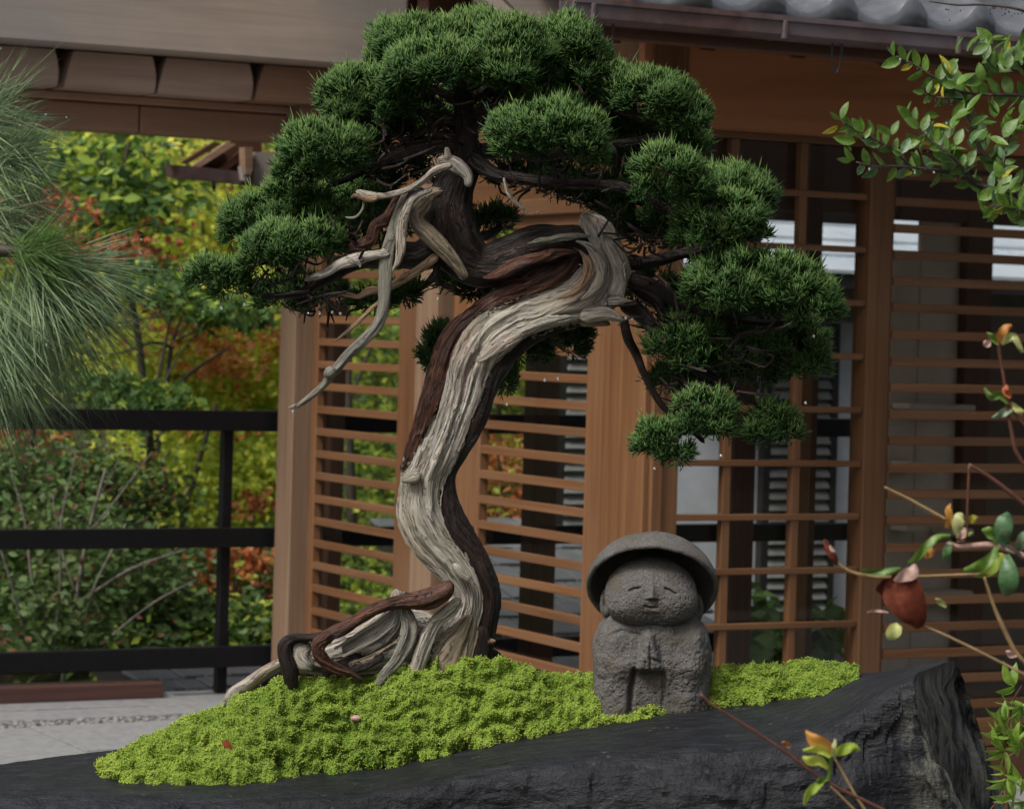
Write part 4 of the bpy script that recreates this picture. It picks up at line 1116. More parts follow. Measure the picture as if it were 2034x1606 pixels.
limb('root', [(620, 1282, 20), (596, 1290, 22), (600, 1312, 22), (622, 1330, 18)], 'deadwood', -.045, 24, 60, .7, .3, 9, 10, 68, .2)
limb('root', [(575, 1308, 12), (548, 1321, 11), (520, 1336, 11), (492, 1355, 12), (468, 1370, 12), (456, 1384, 11), (448, 1398, 9), (440, 1420, 7)], 'deadwood', -.02, 24, 110, .8, .3, 9, 9, 69, .15)
limb('root', [(570, 1328, 18), (530, 1352, 20), (492, 1378, 20), (462, 1400, 16), (442, 1416, 10)], 'bark_dark', .005, 24, 80, .8, .25, 9, 9, 70, .15)
limb('root', [(930, 1300, 30, .02), (975, 1310, 22, .02), (1000, 1330, 12, .02)], 'bark_dark', .02, 20, 40, .8, .25, 9, 9, 71, .15)
limb('root', [(960, 1275, 8), (978, 1272, 7), (988, 1274, 3)], 'jin_brown', -.02, 10, 20, .8, .3, 7, 9, 72, .2)
# frayed strips of bark on the right edge of the trunk
for k in range(9):
    y = 1040 + k * 22; x = [940, 955, 966, 976, 984, 990, 995, 994, 988][k]
    limb('bark_strip', [(x - 4, y - 10, 2.5), (x + 1, y + 4, 2.2), (x + 1 + RNG.uniform(0, 4), y + 20, 1.6), (x - 1, y + 32 + RNG.uniform(0, 14), .6)], 'bark', .0, 6, 10, .5, 0, 6, 9, 80 + k, 0)

fuse_limbs()
# ---- foliage pads: every pad is a heap of small domes, each dome a burst of cord-like shoots
def shoots(base, dirs, length, rad, tint, bend):
    """vectorised three-sided tapering cords; base, dirs (n,3)"""
    n = len(base)
    d = dirs / np.linalg.norm(dirs, axis=1)[:, None]
    ref = np.where(np.abs(d[:, 2:3]) < .9, np.array([[0, 0, 1.0]]), np.array([[1.0, 0, 0]]))
    a = np.cross(d, ref); a /= np.linalg.norm(a, axis=1)[:, None]
    b = np.cross(d, a)
    rings = []; ts = []
    for (s, r) in ((0.0, .75), (.55, 1.0), (1.0, 0.0)):
        c = base + d * (length * s)[:, None] + bend * (length * s * s)[:, None]
        if r == 0.0:
            rings.append(c[:, None, :])
        else:
            ph = np.array([0, 2.094, 4.189])
            rr = (rad * r)[:, None, None]
            rings.append(c[:, None, :] + rr * (np.cos(ph)[None, :, None] * a[:, None, :] + np.sin(ph)[None, :, None] * b[:, None, :]))
    V = np.concatenate(rings, axis=1)               # n,7,3
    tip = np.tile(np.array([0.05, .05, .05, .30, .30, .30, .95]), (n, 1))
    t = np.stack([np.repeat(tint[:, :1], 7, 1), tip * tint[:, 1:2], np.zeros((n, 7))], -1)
    f = []
    for j in range(3):
        k = (j + 1) % 3
        f += [(j, k, 3 + k), (j, 3 + k, 3 + j), (3 + j, 3 + k, 6)]
    F = (np.array(f)[None] + (np.arange(n) * 7)[:, None, None]).reshape(-1, 3)
    return V.reshape(-1, 3), F, t.reshape(-1, 3)

NPAD = [0]
def pad(lobes, dd=0.0, dens=1.0, flat=-.25, label=None):
    """lobes: (x, y, rx, ry[, depth offset]) of one pad in photograph pixels"""
    Bs, Ds, Tn = [], [], []
    for lb in lobes:
        x, y, rx, ry = lb[:4]; off = dd + (lb[4] if len(lb) > 4 else 0.0)
        D = DT + off; sc = D / FPX
        c = P(x, y, D)
        ax = np.array([rx * sc, min(.75 * rx * sc, 1.15 * ry * sc) if rx > ry else .9 * rx * sc, ry * sc])
        nd = max(8, int(2.2 * (rx * ry) / 330))
        u = RNG.normal(size=(nd * 3, 3)); u /= np.linalg.norm(u, axis=1)[:, None]
        u = u[u[:, 2] > flat][:nd]
        dr = np.clip(.30 * min(rx, ry) * sc, 15 * sc, 26 * sc)
        dc = c + u * np.maximum(ax - dr, .25 * ax)
        for q in range(len(dc)):
            m = int(74 * dens * RNG.uniform(.8, 1.2))
            v = RNG.normal(size=(m, 3)) * np.array([1, 1, .9]) + u[q] * .85 + np.array([0, 0, .45])
            v /= np.linalg.norm(v, axis=1)[:, None]
            fr = RNG.uniform(.15, 1.0, m) ** .6
            Bs.append(dc[q] + v * (dr * fr)[:, None] * np.array([1.15, 1.15, .95]))
            dirn = v * 1.0 + u[q] * .35 + np.array([0, 0, .35]) + RNG.normal(size=(m, 3)) * .38
            Ds.append(dirn)
            dome_t = RNG.uniform(-.15, .15)
            lit = np.clip(fr * 1.25 - .25, 0, 1) * RNG.uniform(.25, 1.1, m) * (.15 + .85 * np.clip(u[q][2] * .9 + .4, 0, 1))  # painted light: upper, outer shoots get paler tips, inner and lower ones stay dark
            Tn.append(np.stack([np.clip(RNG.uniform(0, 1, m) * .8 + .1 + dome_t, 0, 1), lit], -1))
    B = np.vstack(Bs); Dn = np.vstack(Ds); T = np.vstack(Tn)
    n = len(B)
    Ln = RNG.uniform(.010, .019, n) * np.where(RNG.random(n) < .05, RNG.uniform(1.3, 1.9, n), 1.0); rad = RNG.uniform(.0009, .0014, n)
    bend = RNG.normal(size=(n, 3)) * .16 + np.array([0, 0, .2])
    V, F, t = shoots(B, Dn, Ln, rad, T, bend)
    # side shoots make the cords read as branching sprays
    s = RNG.random(n) < .75
    B2 = B[s] + (Dn[s] / np.linalg.norm(Dn[s], axis=1)[:, None]) * (Ln[s] * RNG.uniform(.25, .6, s.sum()))[:, None]
    V2, F2, t2 = shoots(B2, Dn[s] / np.linalg.norm(Dn[s], axis=1)[:, None] + RNG.normal(size=(s.sum(), 3)) * .55, Ln[s] * .55, rad[s] * .85, T[s], bend[s])
    V = np.vstack([V, V2]); F = np.vstack([F, F2 + n * 7]); t = np.vstack([t, t2])
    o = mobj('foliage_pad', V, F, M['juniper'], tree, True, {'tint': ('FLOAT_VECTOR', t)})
    if label: o['label'] = label
    NPAD[0] += len(F)
    return o

pad([(835, 108, 95, 70), (780, 138, 55, 50), (800, 84, 60, 40)], .02)
pad([(935, 98, 95, 66), (960, 70, 70, 40)], .05)
pad([(1020, 118, 78, 78), (1000, 158, 60, 50, -.03)], -.06)
pad([(1125, 110, 82, 74), (1150, 158, 70, 55), (1090, 158, 60, 50)], .0)
pad([(880, 145, 110, 60), (820, 160, 60, 42)], -.08)
pad([(1060, 190, 110, 45, .08), (950, 180, 70, 42, .08)], .06)
pad([(715, 205, 82, 66), (690, 235, 62, 50), (770, 215, 50, 50)], -.02)
pad([(640, 308, 84, 62), (610, 345, 64, 50), (680, 320, 50, 60)], -.06)
pad([(760, 270, 70, 45), (720, 300, 60, 40)], .10)
pad([(700, 410, 70, 50), (650, 420, 60, 40)], .10)
pad([(520, 440, 78, 46), (590, 420, 62, 38), (480, 470, 40, 30)], .03)
pad([(565, 500, 84, 52), (620, 490, 56, 45), (530, 530, 56, 40)], -.07)
pad([(430, 558, 58, 48), (468, 575, 44, 34)], -.02)
pad([(580, 585, 72, 38), (560, 605, 52, 24), (640, 590, 50, 30)], .06)
pad([(1290, 205, 92, 62), (1350, 240, 62, 52), (1230, 180, 52, 42)], .0)
pad([(1340, 290, 62, 52), (1270, 300, 74, 60)], .10)
pad([(1095, 268, 122, 58), (1095, 300, 112, 50), (1040, 285, 62, 45)], -.16)
pad([(1085, 225, 80, 40)], -.02)
pad([(1325, 345, 66, 48), (1290, 385, 44, 34), (1370, 375, 42, 38)], -.12)
pad([(1455, 378, 78, 42), (1495, 395, 44, 36), (1420, 365, 44, 30)], -.04)
pad([(1430, 440, 90, 52), (1400, 475, 58, 40), (1470, 470, 56, 38)], -.08)
pad([(1270, 430, 74, 52), (1200, 400, 70, 34), (1290, 470, 50, 40)], .12)
pad([(1150, 380, 80, 30), (1080, 370, 70, 28)], .14)
pad([(1500, 560, 128, 56), (1440, 585, 84, 50), (1580, 600, 84, 56), (1620, 630, 50, 38)], -.08)
pad([(1510, 625, 140, 34)], .08)
pad([(1370, 680, 70, 44), (1320, 715, 50, 42), (1400, 720, 66, 40)], -.02, .8)
pad([(1560, 700, 82, 46), (1490, 725, 78, 42), (1600, 735, 44, 34)], .03, .9)
pad([(1450, 750, 100, 32), (1350, 760, 60, 30)], .09, .8)
pad([(1395, 822, 60, 42), (1415, 850, 46, 36), (1370, 850, 40, 30)], -.06, .8)
pad([(1310, 870, 46, 32), (1340, 905, 36, 22), (1290, 890, 30, 22)], -.07, .7)
pad([(1540, 835, 42, 34), (1520, 865, 38, 34), (1560, 865, 32, 24)], .0, .7)
pad([(1100, 685, 66, 42), (1130, 660, 48, 30), (1050, 700, 44, 30)], .15, .8, -.6, 'small dark pad hanging behind the trunk on its right')
pad([(862, 705, 26, 40), (880, 670, 28, 24)], .13, .8, -.8)
pad([(1005, 760, 16, 22)], .12, .7, -.8)
pad([(905, 560, 34, 26), (940, 575, 30, 18)], .10, .7, -.8)
pad([(800, 582, 36, 28), (740, 600, 40, 18)], .10, .7, -.8)
pad([(985, 445, 46, 26), (960, 430, 40, 22)], .16, .7, -.6)
pad([(740, 350, 60, 40, .0), (800, 330, 40, 24)], .14, .8, -.8)
pad([(870, 235, 60, 30), (960, 240, 50, 30)], .14, .8, -.8)
pad([(780, 190, 60, 40), (820, 230, 60, 40)], .04)
pad([(1190, 215, 60, 46), (1230, 250, 60, 50), (1180, 300, 50, 46)], .06)
pad([(590, 390, 60, 36), (660, 450, 60, 40)], .02)
pad([(1420, 520, 60, 40), (1330, 430, 50, 40)], .06)
pad([(1400, 650, 80, 40), (1480, 690, 80, 36), (1600, 670, 50, 36)], .03)
# shaded inner foliage between the big pads
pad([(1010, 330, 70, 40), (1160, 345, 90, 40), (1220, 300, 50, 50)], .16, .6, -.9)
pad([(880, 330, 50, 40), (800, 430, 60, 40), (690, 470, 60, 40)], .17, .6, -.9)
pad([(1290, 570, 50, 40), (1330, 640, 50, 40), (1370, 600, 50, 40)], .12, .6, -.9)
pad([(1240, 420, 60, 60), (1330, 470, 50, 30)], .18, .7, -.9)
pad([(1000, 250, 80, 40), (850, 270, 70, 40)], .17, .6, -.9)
print('foliage triangles', NPAD[0])

def drops():
    spots = [(612, 622), (635, 622), (660, 620), (676, 623), (582, 817), (1046, 421), (1056, 424), (1068, 421), (1082, 755), (1108, 752), (1007, 803), (870, 594), (1243, 632), (486, 605), (440, 612), (1256, 634), (1432, 905), (1300, 930),
             (1616, 668), (1600, 800), (1350, 930), (750, 628)]
    th = np.linspace(0, math.pi, 7); ph = np.linspace(0, 2 * math.pi, 10, endpoint=False)
    S = np.array([(math.sin(a) * math.cos(b), math.sin(a) * math.sin(b), math.cos(a) * (1.25 if a < 1.2 else 1)) for a in th for b in ph])
    F = [tuple(f) for f in grid_faces(7, 10, True)]
    parts = [(S * RNG.uniform(.0016, .0024) + P(x, y, DT - .09), F) for x, y in spots]
    V, F = join(parts)
    tag(mobj('water_drop', V, F, M['water'], tree), kind='stuff')
drops()
# ------------------------------------------------------------------ slate slab, moss, statue
def ip(x, tab):
    a = np.array(tab, float); return np.interp(x, a[:, 0], a[:, 1])
ZF = [(-400, .650), (0, .652), (300, .655), (480, .660), (700, .668), (850, .694), (1000, .716), (1300, .744), (1500, .752), (1580, .775), (1650, .806), (1720, .830), (1810, .852), (1900, .850)]
ZB = [(-400, .640), (0, .645), (300, .655), (480, .664), (700, .678), (850, .700), (1000, .725), (1300, .766), (1500, .782), (1650, .790), (1720, .804), (1770, .817), (1812, .834), (1900, .834)]
DFR, DBK = 3.86, 4.46
def zrock(px, D):
    f = np.clip((D - DFR) / (DBK - DFR), -.2, 1.2)
    return ip(px, ZF) * (1 - f) + ip(px, ZB) * f

def smooth(tab, x, k=25):
    return (ip(x - k, tab) + ip(x, tab) * 2 + ip(x + k, tab)) / 4

def rock():
    ns = 460
    xs = np.concatenate([np.linspace(-420, 1700, ns - 90), np.linspace(1704, 1812, 90)])
    ns = len(xs)
    prof_n = 150
    V = np.zeros((ns, prof_n, 3)); tint = np.zeros((ns, prof_n, 3))
    for i, x in enumerate(xs):
        zf = float(smooth(ZF, x)); zb = float(smooth(ZB, x))
        e = np.clip((x - 1640) / 170, 0, 1)        # towards the broken right end
        bk = DBK - .30 * np.clip((260 - x) / 500, 0, 1) - .24 * e
        # profile from the back foot, over the top, down the front
        pp = [(bk + .02, .0), (bk + .03, zb - .25), (bk + .01, zb - .035), (bk - .02, zb), (min(4.2, bk - .04), float(zrock(x, 4.2))), (4.0, float(zrock(x, 4.0))), (DFR + .05, zf + .002), (DFR + .01, zf - .004),
              (DFR - .005, zf - .025), (DFR - .01 + .01 * e, zf - .09), (DFR + .02, zf - .22), (DFR + .10, zf - .40), (DFR + .16, 0.0)]
        pp = np.array(pp)
        seg = np.linalg.norm(np.diff(pp, axis=0), axis=1); w = seg.copy()
        w[3:9] *= 2.0; w[0:2] *= .3; w[-2:] *= .4
        cum = np.concatenate([[0], np.cumsum(w)]); s = np.linspace(0, cum[-1], prof_n)
        D = np.interp(s, cum, pp[:, 0]); Z = np.interp(s, cum, pp[:, 1])
        # plan position: the far right end leans outwards lower down
        top = max(zf, zb)
        yc = np.clip((D - DFR) / (bk - DFR), 0, 1)
        X = (x - 8 + 92 * e ** 2 * yc - CX) / FPX * (4.0 * (1 - e) + D * e) + .026 * (1 - e) + .016 + e ** 3 * np.clip(top - Z, 0, .45) * .34
        V[i, :, 0] = X; V[i, :, 1] = D; V[i, :, 2] = Z
        tint[i, :, 0] = np.clip((x - 1760) / 40, 0, 1) * np.clip((top - Z) * 14, 0, 1)
    # end face: rings that close on its middle
    last = V[-1]; mid = np.array([last[:, 0].mean() - .02, 4.06, .42])
    rings = []; rt = []
    ycut = np.clip((last[:, 1] - DFR) / (DBK - DFR), 0, 1)
    for f in np.linspace(.04, 1, 40):
        q = last * (1 - f) + mid * f
        q[:, 0] = last[:, 0] * (1 - f) + (last[:, 0].mean() - .02) * f
        rings.append(q); t = np.zeros((prof_n, 3)); t[:, 0] = 1.0 * (1 - .5 * f); rt.append(t)
    V = np.concatenate([V, np.array(rings)], 0); tint = np.concatenate([tint, np.array(rt)], 0)
    nr = len(V)
    q = V.copy()
    # chipped and split surface: big flakes on the front, fine steps on the top
    cells = lambda p, s: np.floor(vnoise(p, s) * 4.0) / 4.0
    big = fbm(q * np.array([5, 7, 9]), 31, 4); fl = cells(q * np.array([5, 6, 13]) + .6 * fbm(q * 9, 77, 4)[..., None], 33); fine = fbm(q * 42, 35, 4)
    ti = np.arange(prof_n)[None, :]
    front = np.clip((DFR + .03 - q[..., 1]) / .04, 0, 1) + 0 * ti
    front = np.maximum(front, np.clip((smooth(ZF, np.concatenate([xs, np.full(40, 1812)]))[:, None] - .02 - q[..., 2]) / .03, 0, 1))
    amp = .005 + .019 * front
    dxu, dxv = np.gradient(V, axis=0), np.gradient(V, axis=1)
    N = np.cross(dxu, dxv); N /= np.linalg.norm(N, axis=2)[..., None] + 1e-9
    if N[100, 60, 2] < 0: N = -N
    disp = amp * big + (.0026 + .013 * front) * fl + (.0010 + .0018 * front) * fine
    keep = 1 - .6 * np.clip((q[..., 2] - .6) * 10, 0, 1) * (1 - front)
    V = V + N * (disp * keep)[..., None]
    F = grid_faces(nr, prof_n, False)[:, ::-1].copy()
    o = mobj('slate_slab', V.reshape(-1, 3), F, M['slate'], None, True, {'tint': ('FLOAT_VECTOR', tint.reshape(-1, 3))})
    o.data.set_sharp_from_angle(angle=math.radians(32))
    tag(o, 'long wet dark slate slab carrying the moss, bonsai and stone figure', 'rock')
rock()

# ---- moss mound
MF = [(196, 1541), (230, 1552), (300, 1557), (400, 1561), (480, 1557), (560, 1545), (620, 1533), (700, 1527), (760, 1522), (850, 1500), (950, 1478), (1100, 1450), (1200, 1436), (1300, 1420), (1400, 1408), (1500, 1396), (1600, 1383), (1660, 1368), (1704, 1342)]
MR = [(196, 1541), (215, 1518), (250, 1497), (330, 1462), (400, 1428), (440, 1412), (520, 1370), (600, 1352), (660, 1352), (720, 1342), (780, 1328), (830, 1316), (900, 1307), (930, 1306), (1000, 1318), (1060, 1340), (1110, 1349), (1170, 1352),
      (1250, 1350), (1330, 1338), (1420, 1331), (1520, 1332), (1600, 1325), (1660, 1328), (1704, 1340)]
def d_front(px, py):
    D = np.full_like(px, 4.05)
    for k in range(30):
        z = zrock(px, D); hor = CY + (px - CX) * ROLL
        D = .5 * D + .5 * np.clip((1.3 - z) * FPX / (py - hor), 3.9, 4.3)
    return D
def moss():
    nx, nt = 620, 120
    xs = np.linspace(196, 1704, nx)
    def soft(t):
        k = np.hanning(41); k /= k.sum(); y = ip(np.concatenate([np.full(20, xs[0]), xs, np.full(20, xs[-1])]), t); return np.convolve(y, k, 'valid')
    py_f = soft(MF); py_r = soft(MR)
    wob = 3 * vnoise(np.stack([xs * .05, xs * 0, xs * 0], -1), 3) + 2.5 * vnoise(np.stack([xs * .16, xs * 0, xs * 0], -1), 4)
    Df = d_front(xs, py_f)
    Dr = np.maximum(Df + .02, 4.175 + .055 * np.clip((xs - 1000) / 150, 0, 1)); Dr = np.where(xs < 420, Df + (4.175 - Df) * np.clip((xs - 196) / 224, .05, 1), Dr)
    zf = P(xs, py_f, Df)[:, 2] - .004; zr = P(xs, py_r, Dr)[:, 2]
    tt = np.linspace(0, 1.45, nt)
    X = np.zeros((nx, nt)); Y = X.copy(); Z = X.copy()
    for j, t in enumerate(tt):
        if t <= 1:
            D = Df + (Dr - Df) * t - .0055 * wob * max(0, 1 - t / .12)
            z = zf + (zr - zf) * (math.sin(t * math.pi / 2) ** .97)
            px = xs
        else:
            D = Dr + (t - 1) * .40; z = zr - (zr - (zrock(xs, D) - .01)) * ((t - 1) / .45) ** 1.6; px = xs
        X[:, j] = (xs - CX) / FPX * D; Y[:, j] = D; Z[:, j] = z
    # remove roll: world x shifts slightly with height
    for j in range(nt):
        hh = (1.3 - Z[:, j])
        X[:, j] = X[:, j] + hh * ROLL
    Pw = np.stack([X, Y, Z], -1)
    edge = np.clip(tt / .08, 0, 1)[None, :] * np.clip((1.45 - tt) / .1, 0, 1)[None, :]
    c1 = 1 - np.abs(fbm(Pw * 26, 51, 3)) * 2; c2 = 1 - 2 * np.abs(vnoise(Pw * 58 + .25 * fbm(Pw * 60, 66, 2)[..., None], 52)); c3 = vnoise(Pw * 150, 53)
    h = (.010 * (c1 - .45) + .0075 * (c2 - .2) + .0022 * c3) * (.35 + .65 * edge)
    h += .010 * fbm(Pw * 8, 57, 2) * edge
    dxu, dxv = np.gradient(Pw, axis=0), np.gradient(Pw, axis=1)
    N0 = np.cross(dxu, dxv); N0 /= np.linalg.norm(N0, axis=2)[..., None] + 1e-9
    N0[N0[..., 2] < 0] *= -1
    Pw = Pw + N0 * h[..., None]
    dxu, dxv = np.gradient(Pw, axis=0), np.gradient(Pw, axis=1)
    N = np.cross(dxu, dxv); N /= np.linalg.norm(N, axis=2)[..., None] + 1e-9
    N[N[..., 2] < 0] *= -1
    V0 = Pw.reshape(-1, 3); F0 = grid_faces(nx, nt, False)
    tn = np.clip(.5 + .9 * fbm(Pw * 5, 58, 3) + .25 * c2, 0, 1).reshape(-1)
    mask_s = ((V0[:, 0] - P(1292, 1380, 4.21)[0]) / .078) ** 2 + ((V0[:, 1] - 4.225) / .058) ** 2 < 1
    V0[mask_s, 2] -= .02
    t0 = np.stack([tn * .35, 0 * tn, 0 * tn], -1)
    # leafy stars of moss: short fat leaflets in tufts
    cnt = 120000
    vis = np.repeat(np.arange(nx), nt) * 0 + 1
    w = np.linalg.norm(np.cross(dxu, dxv), axis=2).reshape(-1) * np.tile(np.where(tt < 1.12, 1.0, .15), nx)
    w /= w.sum()
    idx = RNG.choice(len(V0), cnt, p=w)
    Nn = N.reshape(-1, 3)[idx]
    base = V0[idx] + RNG.normal(size=(cnt, 3)) * .0012
    dirs = Nn * .8 + np.array([0, 0, .3]) + RNG.normal(size=(cnt, 3)) * .62
    hi = np.clip((c1 * .5 + c2 * .5).reshape(-1)[idx], 0, 1)
    tint = np.stack([np.clip(tn[idx] * .8 + RNG.uniform(-.2, .2, cnt), 0, 1), np.clip(.25 + .75 * hi, 0, 1) * RNG.uniform(.3, 1, cnt)], -1)
    V, F, t = shoots(base - Nn * .001, dirs, RNG.uniform(.0018, .0038, cnt), RNG.uniform(.0008, .0015, cnt), tint, RNG.normal(size=(cnt, 3)) * .25)
    VV = np.vstack([V0, V]); TT = np.vstack([t0, t])
    F0t = np.vstack([F0[:, [0, 1, 2]], F0[:, [0, 2, 3]]])
    FF = np.vstack([F0t, F + len(V0)])
    o = mobj('moss', VV, FF, M['moss'], None, True, {'tint': ('FLOAT_VECTOR', TT)})
    tag(o, 'bright green moss mound covering the slate under the bonsai', 'moss', None, 'stuff')
    return Pw
MOSS = moss()

# ---- small stone figure with a round hat, hands together
SD = 4.21; SS = SD / FPX
SB = P(1292, 1402, SD)                              # foot of the figure
def q2(px, py, y=0.0):                              # pixel -> local metres (x right, y towards the viewer is negative, z up)
    p = P(px, py, SD) - SB
    return np.array([p[0], y, p[2]])
st = empty('stone_figure', SB, 'small weathered stone figure in a round hat praying on the moss', 'statue')
def sd_ell(p, c, r):
    k = np.linalg.norm((p - c) / r, axis=-1); return (k - 1) * np.min(r)
def sd_box(p, c, h, rr):
    d = np.abs(p - c) - (np.array(h) - rr)
    return np.linalg.norm(np.maximum(d, 0), axis=-1) + np.minimum(d.max(-1), 0) - rr
def smin(a, b, k): 
    h = np.clip(.5 + .5 * (b - a) / k, 0, 1); return b * (1 - h) + a * h - k * h * (1 - h)
def smax(a, b, k): return -smin(-a, -b, k)
def sd_cap(p, a, b, r):
    a = np.asarray(a); b = np.asarray(b); ba = b - a
    h = np.clip(((p - a) @ ba) / (ba @ ba), 0, 1)
    return np.linalg.norm(p - a - h[..., None] * ba, axis=-1) - r
def star(f, c, rmax, nth, nph, rough, seed, front_bias=0.0):
    th = np.linspace(1e-3, math.pi - 1e-3, nth)
    ph = np.linspace(0, 2 * math.pi, nph, endpoint=False)
    ph = ph + front_bias * np.sin(2 * (ph + math.pi / 2) ) * 0 
    TH, PH = np.meshgrid(th, ph, indexing='ij')
    # poles run front to back so that the face has the finest mesh
    d = np.stack([np.sin(TH) * np.cos(PH), -np.cos(TH), np.sin(TH) * np.sin(PH)], -1)
    lo = np.zeros(TH.shape); hi = np.full(TH.shape, rmax)
    r = np.full(TH.shape, rmax); done = np.zeros(TH.shape, bool)
    for s in np.linspace(rmax, 0.0, 70):
        v = f(c + d * s)
        new = (~done) & (v < 0)
        lo[new] = s; hi[new] = min(rmax, s + rmax / 69); done |= new
    for k in range(14):
        m = (lo + hi) / 2; v = f(c + d * m[..., None]) < 0
        lo = np.where(v, m, lo); hi = np.where(v, hi, m)
    p = c + d * lo[..., None]
    if rough:
        n = fbm(p * 95, seed, 4) * .0016 + fbm(p * 300, seed + 5, 3) * .0009 + np.minimum(vnoise(p * 240, seed + 9) + .45, 0) * .0022
        p = p + d * (n * rough)[..., None]
    return p.reshape(-1, 3), grid_faces(nth, nph, True)
def carve(name, f, c, rmax, nth, nph, rough, seed):
    V, F = star(f, np.array(c), rmax, nth, nph, rough, seed)
    return mobj(name, V + SB, F, M['statue'], st, True)
def lx(p):                                          # local metres back to photograph pixels, for the carving of the front
    return 1292 + p[:, 0] / SS, 1402 - p[:, 2] / SS
def seg(u, v, pts):
    d = np.full(u.shape, 1e9)
    for (ax, ay), (bx, by) in zip(pts[:-1], pts[1:]):
        t = np.clip(((u - ax) * (bx - ax) + (v - ay) * (by - ay)) / ((bx - ax) ** 2 + (by - ay) ** 2), 0, 1)
        d = np.minimum(d, np.hypot(u - ax - t * (bx - ax), v - ay - t * (by - ay)))
    return d
def step(x, w): return 1 / (1 + np.exp(-np.clip(x / w, -40, 40)))
def f_body(p):
    p = p.copy(); p[..., 0] = p[..., 0] * (1 + .22 * np.clip((p[..., 2] - .075) / .07, 0, 1) ** 1.5)
    b = sd_box(p, np.array([0, .004, .045]), (.0845, .064, .098), .036)
    sh = sd_ell(p, q2(1292, 1275), np.array([.078, .060, .050]))
    d = smin(b, sh, .02)
    return smin(d, sd_cap(p, q2(1292, 1240, -.01), q2(1292, 1212, -.008), .040), .022)
def body_front(p):
    u, v = lx(p); fr = step(-p[:, 1] - .018, .006); o = np.zeros(len(p))
    # hands: a steep wedge pointing up, with the cleft between the palms
    hw = np.interp(v, [1240, 1250, 1290, 1316, 1326], [2, 9, 19, 25, 20])
    hx = np.interp(v, [1240, 1320], [1279, 1284])
    hand = step(hw - np.abs(u - hx), 2.2) * step(v - 1246, 2.5) * step(1322 - v, 2.5)
    o += .019 * hand * (1 - .35 * np.abs(u - hx) / 26)
    o -= .005 * hand * np.exp(-((u - hx - 1) / 2.6) ** 2) * step(v - 1268, 5)
    o -= .0035 * hand * np.exp(-((v - 1296 - .25 * (u - hx)) / 3.2) ** 2) * step(u - hx, 3)
    # sleeves coming down from the shoulders to the hands and hanging on both sides
    for sx in (-1, 1):
        d = seg(u, v, [(1292 + sx * 88, 1262), (1292 + sx * 84, 1308), (1292 + sx * 38 - 6, 1316)])
        o += .0085 * np.exp(-(d / 25) ** 2)
        d = seg(u, v, [(1292 + sx * 74, 1330), (1292 + sx * 62, 1392)])
        o += .0065 * np.exp(-(d / 27) ** 2)
    # hollow under the hands and the deep fold on its left
    o -= .0065 * step(u - 1259, 3.5) * step(1309 - u, 3.5) * step(v - 1322, 2.5) * (1 - .80 * np.clip((v - 1324) / 26, 0, 1))
    o -= .014 * np.exp(-(seg(u, v, [(1254, 1322), (1249, 1355), (1248, 1402)]) / 5.0) ** 2)
    o -= .004 * np.exp(-(seg(u, v, [(1312, 1326), (1314, 1400)]) / 4.0) ** 2)
    o -= .0035 * np.exp(-(seg(u, v, [(1190, 1262), (1225, 1246), (1262, 1252)]) / 4) ** 2)
    p[:, 1] -= o * fr
def carve2(name, f, c, rmax, nth, nph, rough, seed, post):
    V, F = star(f, np.array(c), rmax, nth, nph, 0, seed)
    post(V)
    d = V - c; d /= np.linalg.norm(d, axis=1)[:, None]
    n = fbm(V * 95, seed, 4) * .0018 + fbm(V * 300, seed + 5, 3) * .0010 + np.minimum(vnoise(V * 230, seed + 9) + .4, 0) * .0026
    V = V + d * (n * rough)[:, None]
    return mobj(name, V + SB, F, M['statue'], st, True)
carve2('body', f_body, (0, .004, .050), .18, 300, 380, 1.25, 91, body_front)
HCx = q2(1291, 1173, -.030)
def f_head(p):
    d = sd_ell(p, HCx, np.array([.0665, .052, .0525]))
    for s in (-1, 1): d = smin(d, sd_ell(p, HCx + np.array([s * .028, -.020, -.016]), np.array([.034, .029, .027])), .016)
    return d
def face(p):
    u, v = lx(p); fr = step(-(p[:, 1] - HCx[1]) - .010, .004); o = np.zeros(len(p))
    for pts in ([(1240, 1165), (1248, 1160), (1258, 1159)], [(1309, 1158), (1318, 1162), (1329, 1168)]):
        d = seg(u, v, pts); o -= .0036 * np.exp(-(d / 2.1) ** 2)
        d = seg(u, v, [(x, y - 7) for x, y in pts]); o += .0018 * np.exp(-(d / 5) ** 2)
        d = seg(u, v, [(x, y - 19) for x, y in pts]); o += .0012 * np.exp(-(d / 4) ** 2)
    nx = np.interp(v, [1148, 1170, 1178], [2.5, 7.5, 10.5])
    o += .0075 * np.exp(-((u - 1284) / nx) ** 2) * step(v - 1156, 5) * step(1178.5 - v, 1.0)
    o -= .0028 * np.exp(-((u - 1284) / 11) ** 2) * np.exp(-((v - 1181.5) / 2.2) ** 2)
    o -= .0036 * np.exp(-(seg(u, v, [(1271, 1193), (1280, 1196), (1295, 1195)]) / 2.0) ** 2)
    o += .0016 * np.exp(-(seg(u, v, [(1274, 1202), (1293, 1203)]) / 4.5) ** 2)
    for cx in (1240, 1335): o += .0020 * np.exp(-(((u - cx) / 22) ** 2 + ((v - 1190) / 18) ** 2))
    p[:, 1] -= o * fr
carve2('head', f_head, HCx, .1, 380, 460, .75, 92, face)
for s, (px, py) in ((-1, (1204, 1196)), (1, (1383, 1206))):
    def f_ear(p, s=s, px=px, py=py):
        d = sd_ell(p, q2(px, py, -.012), np.array([.0095, .011, .022])); return smax(d, -sd_ell(p, q2(px + s * 2, py - 4, -.022), np.array([.004, .005, .011])), .003)
    carve('ear', f_ear, q2(px, py, -.008), .04, 40, 60, .7, 93)
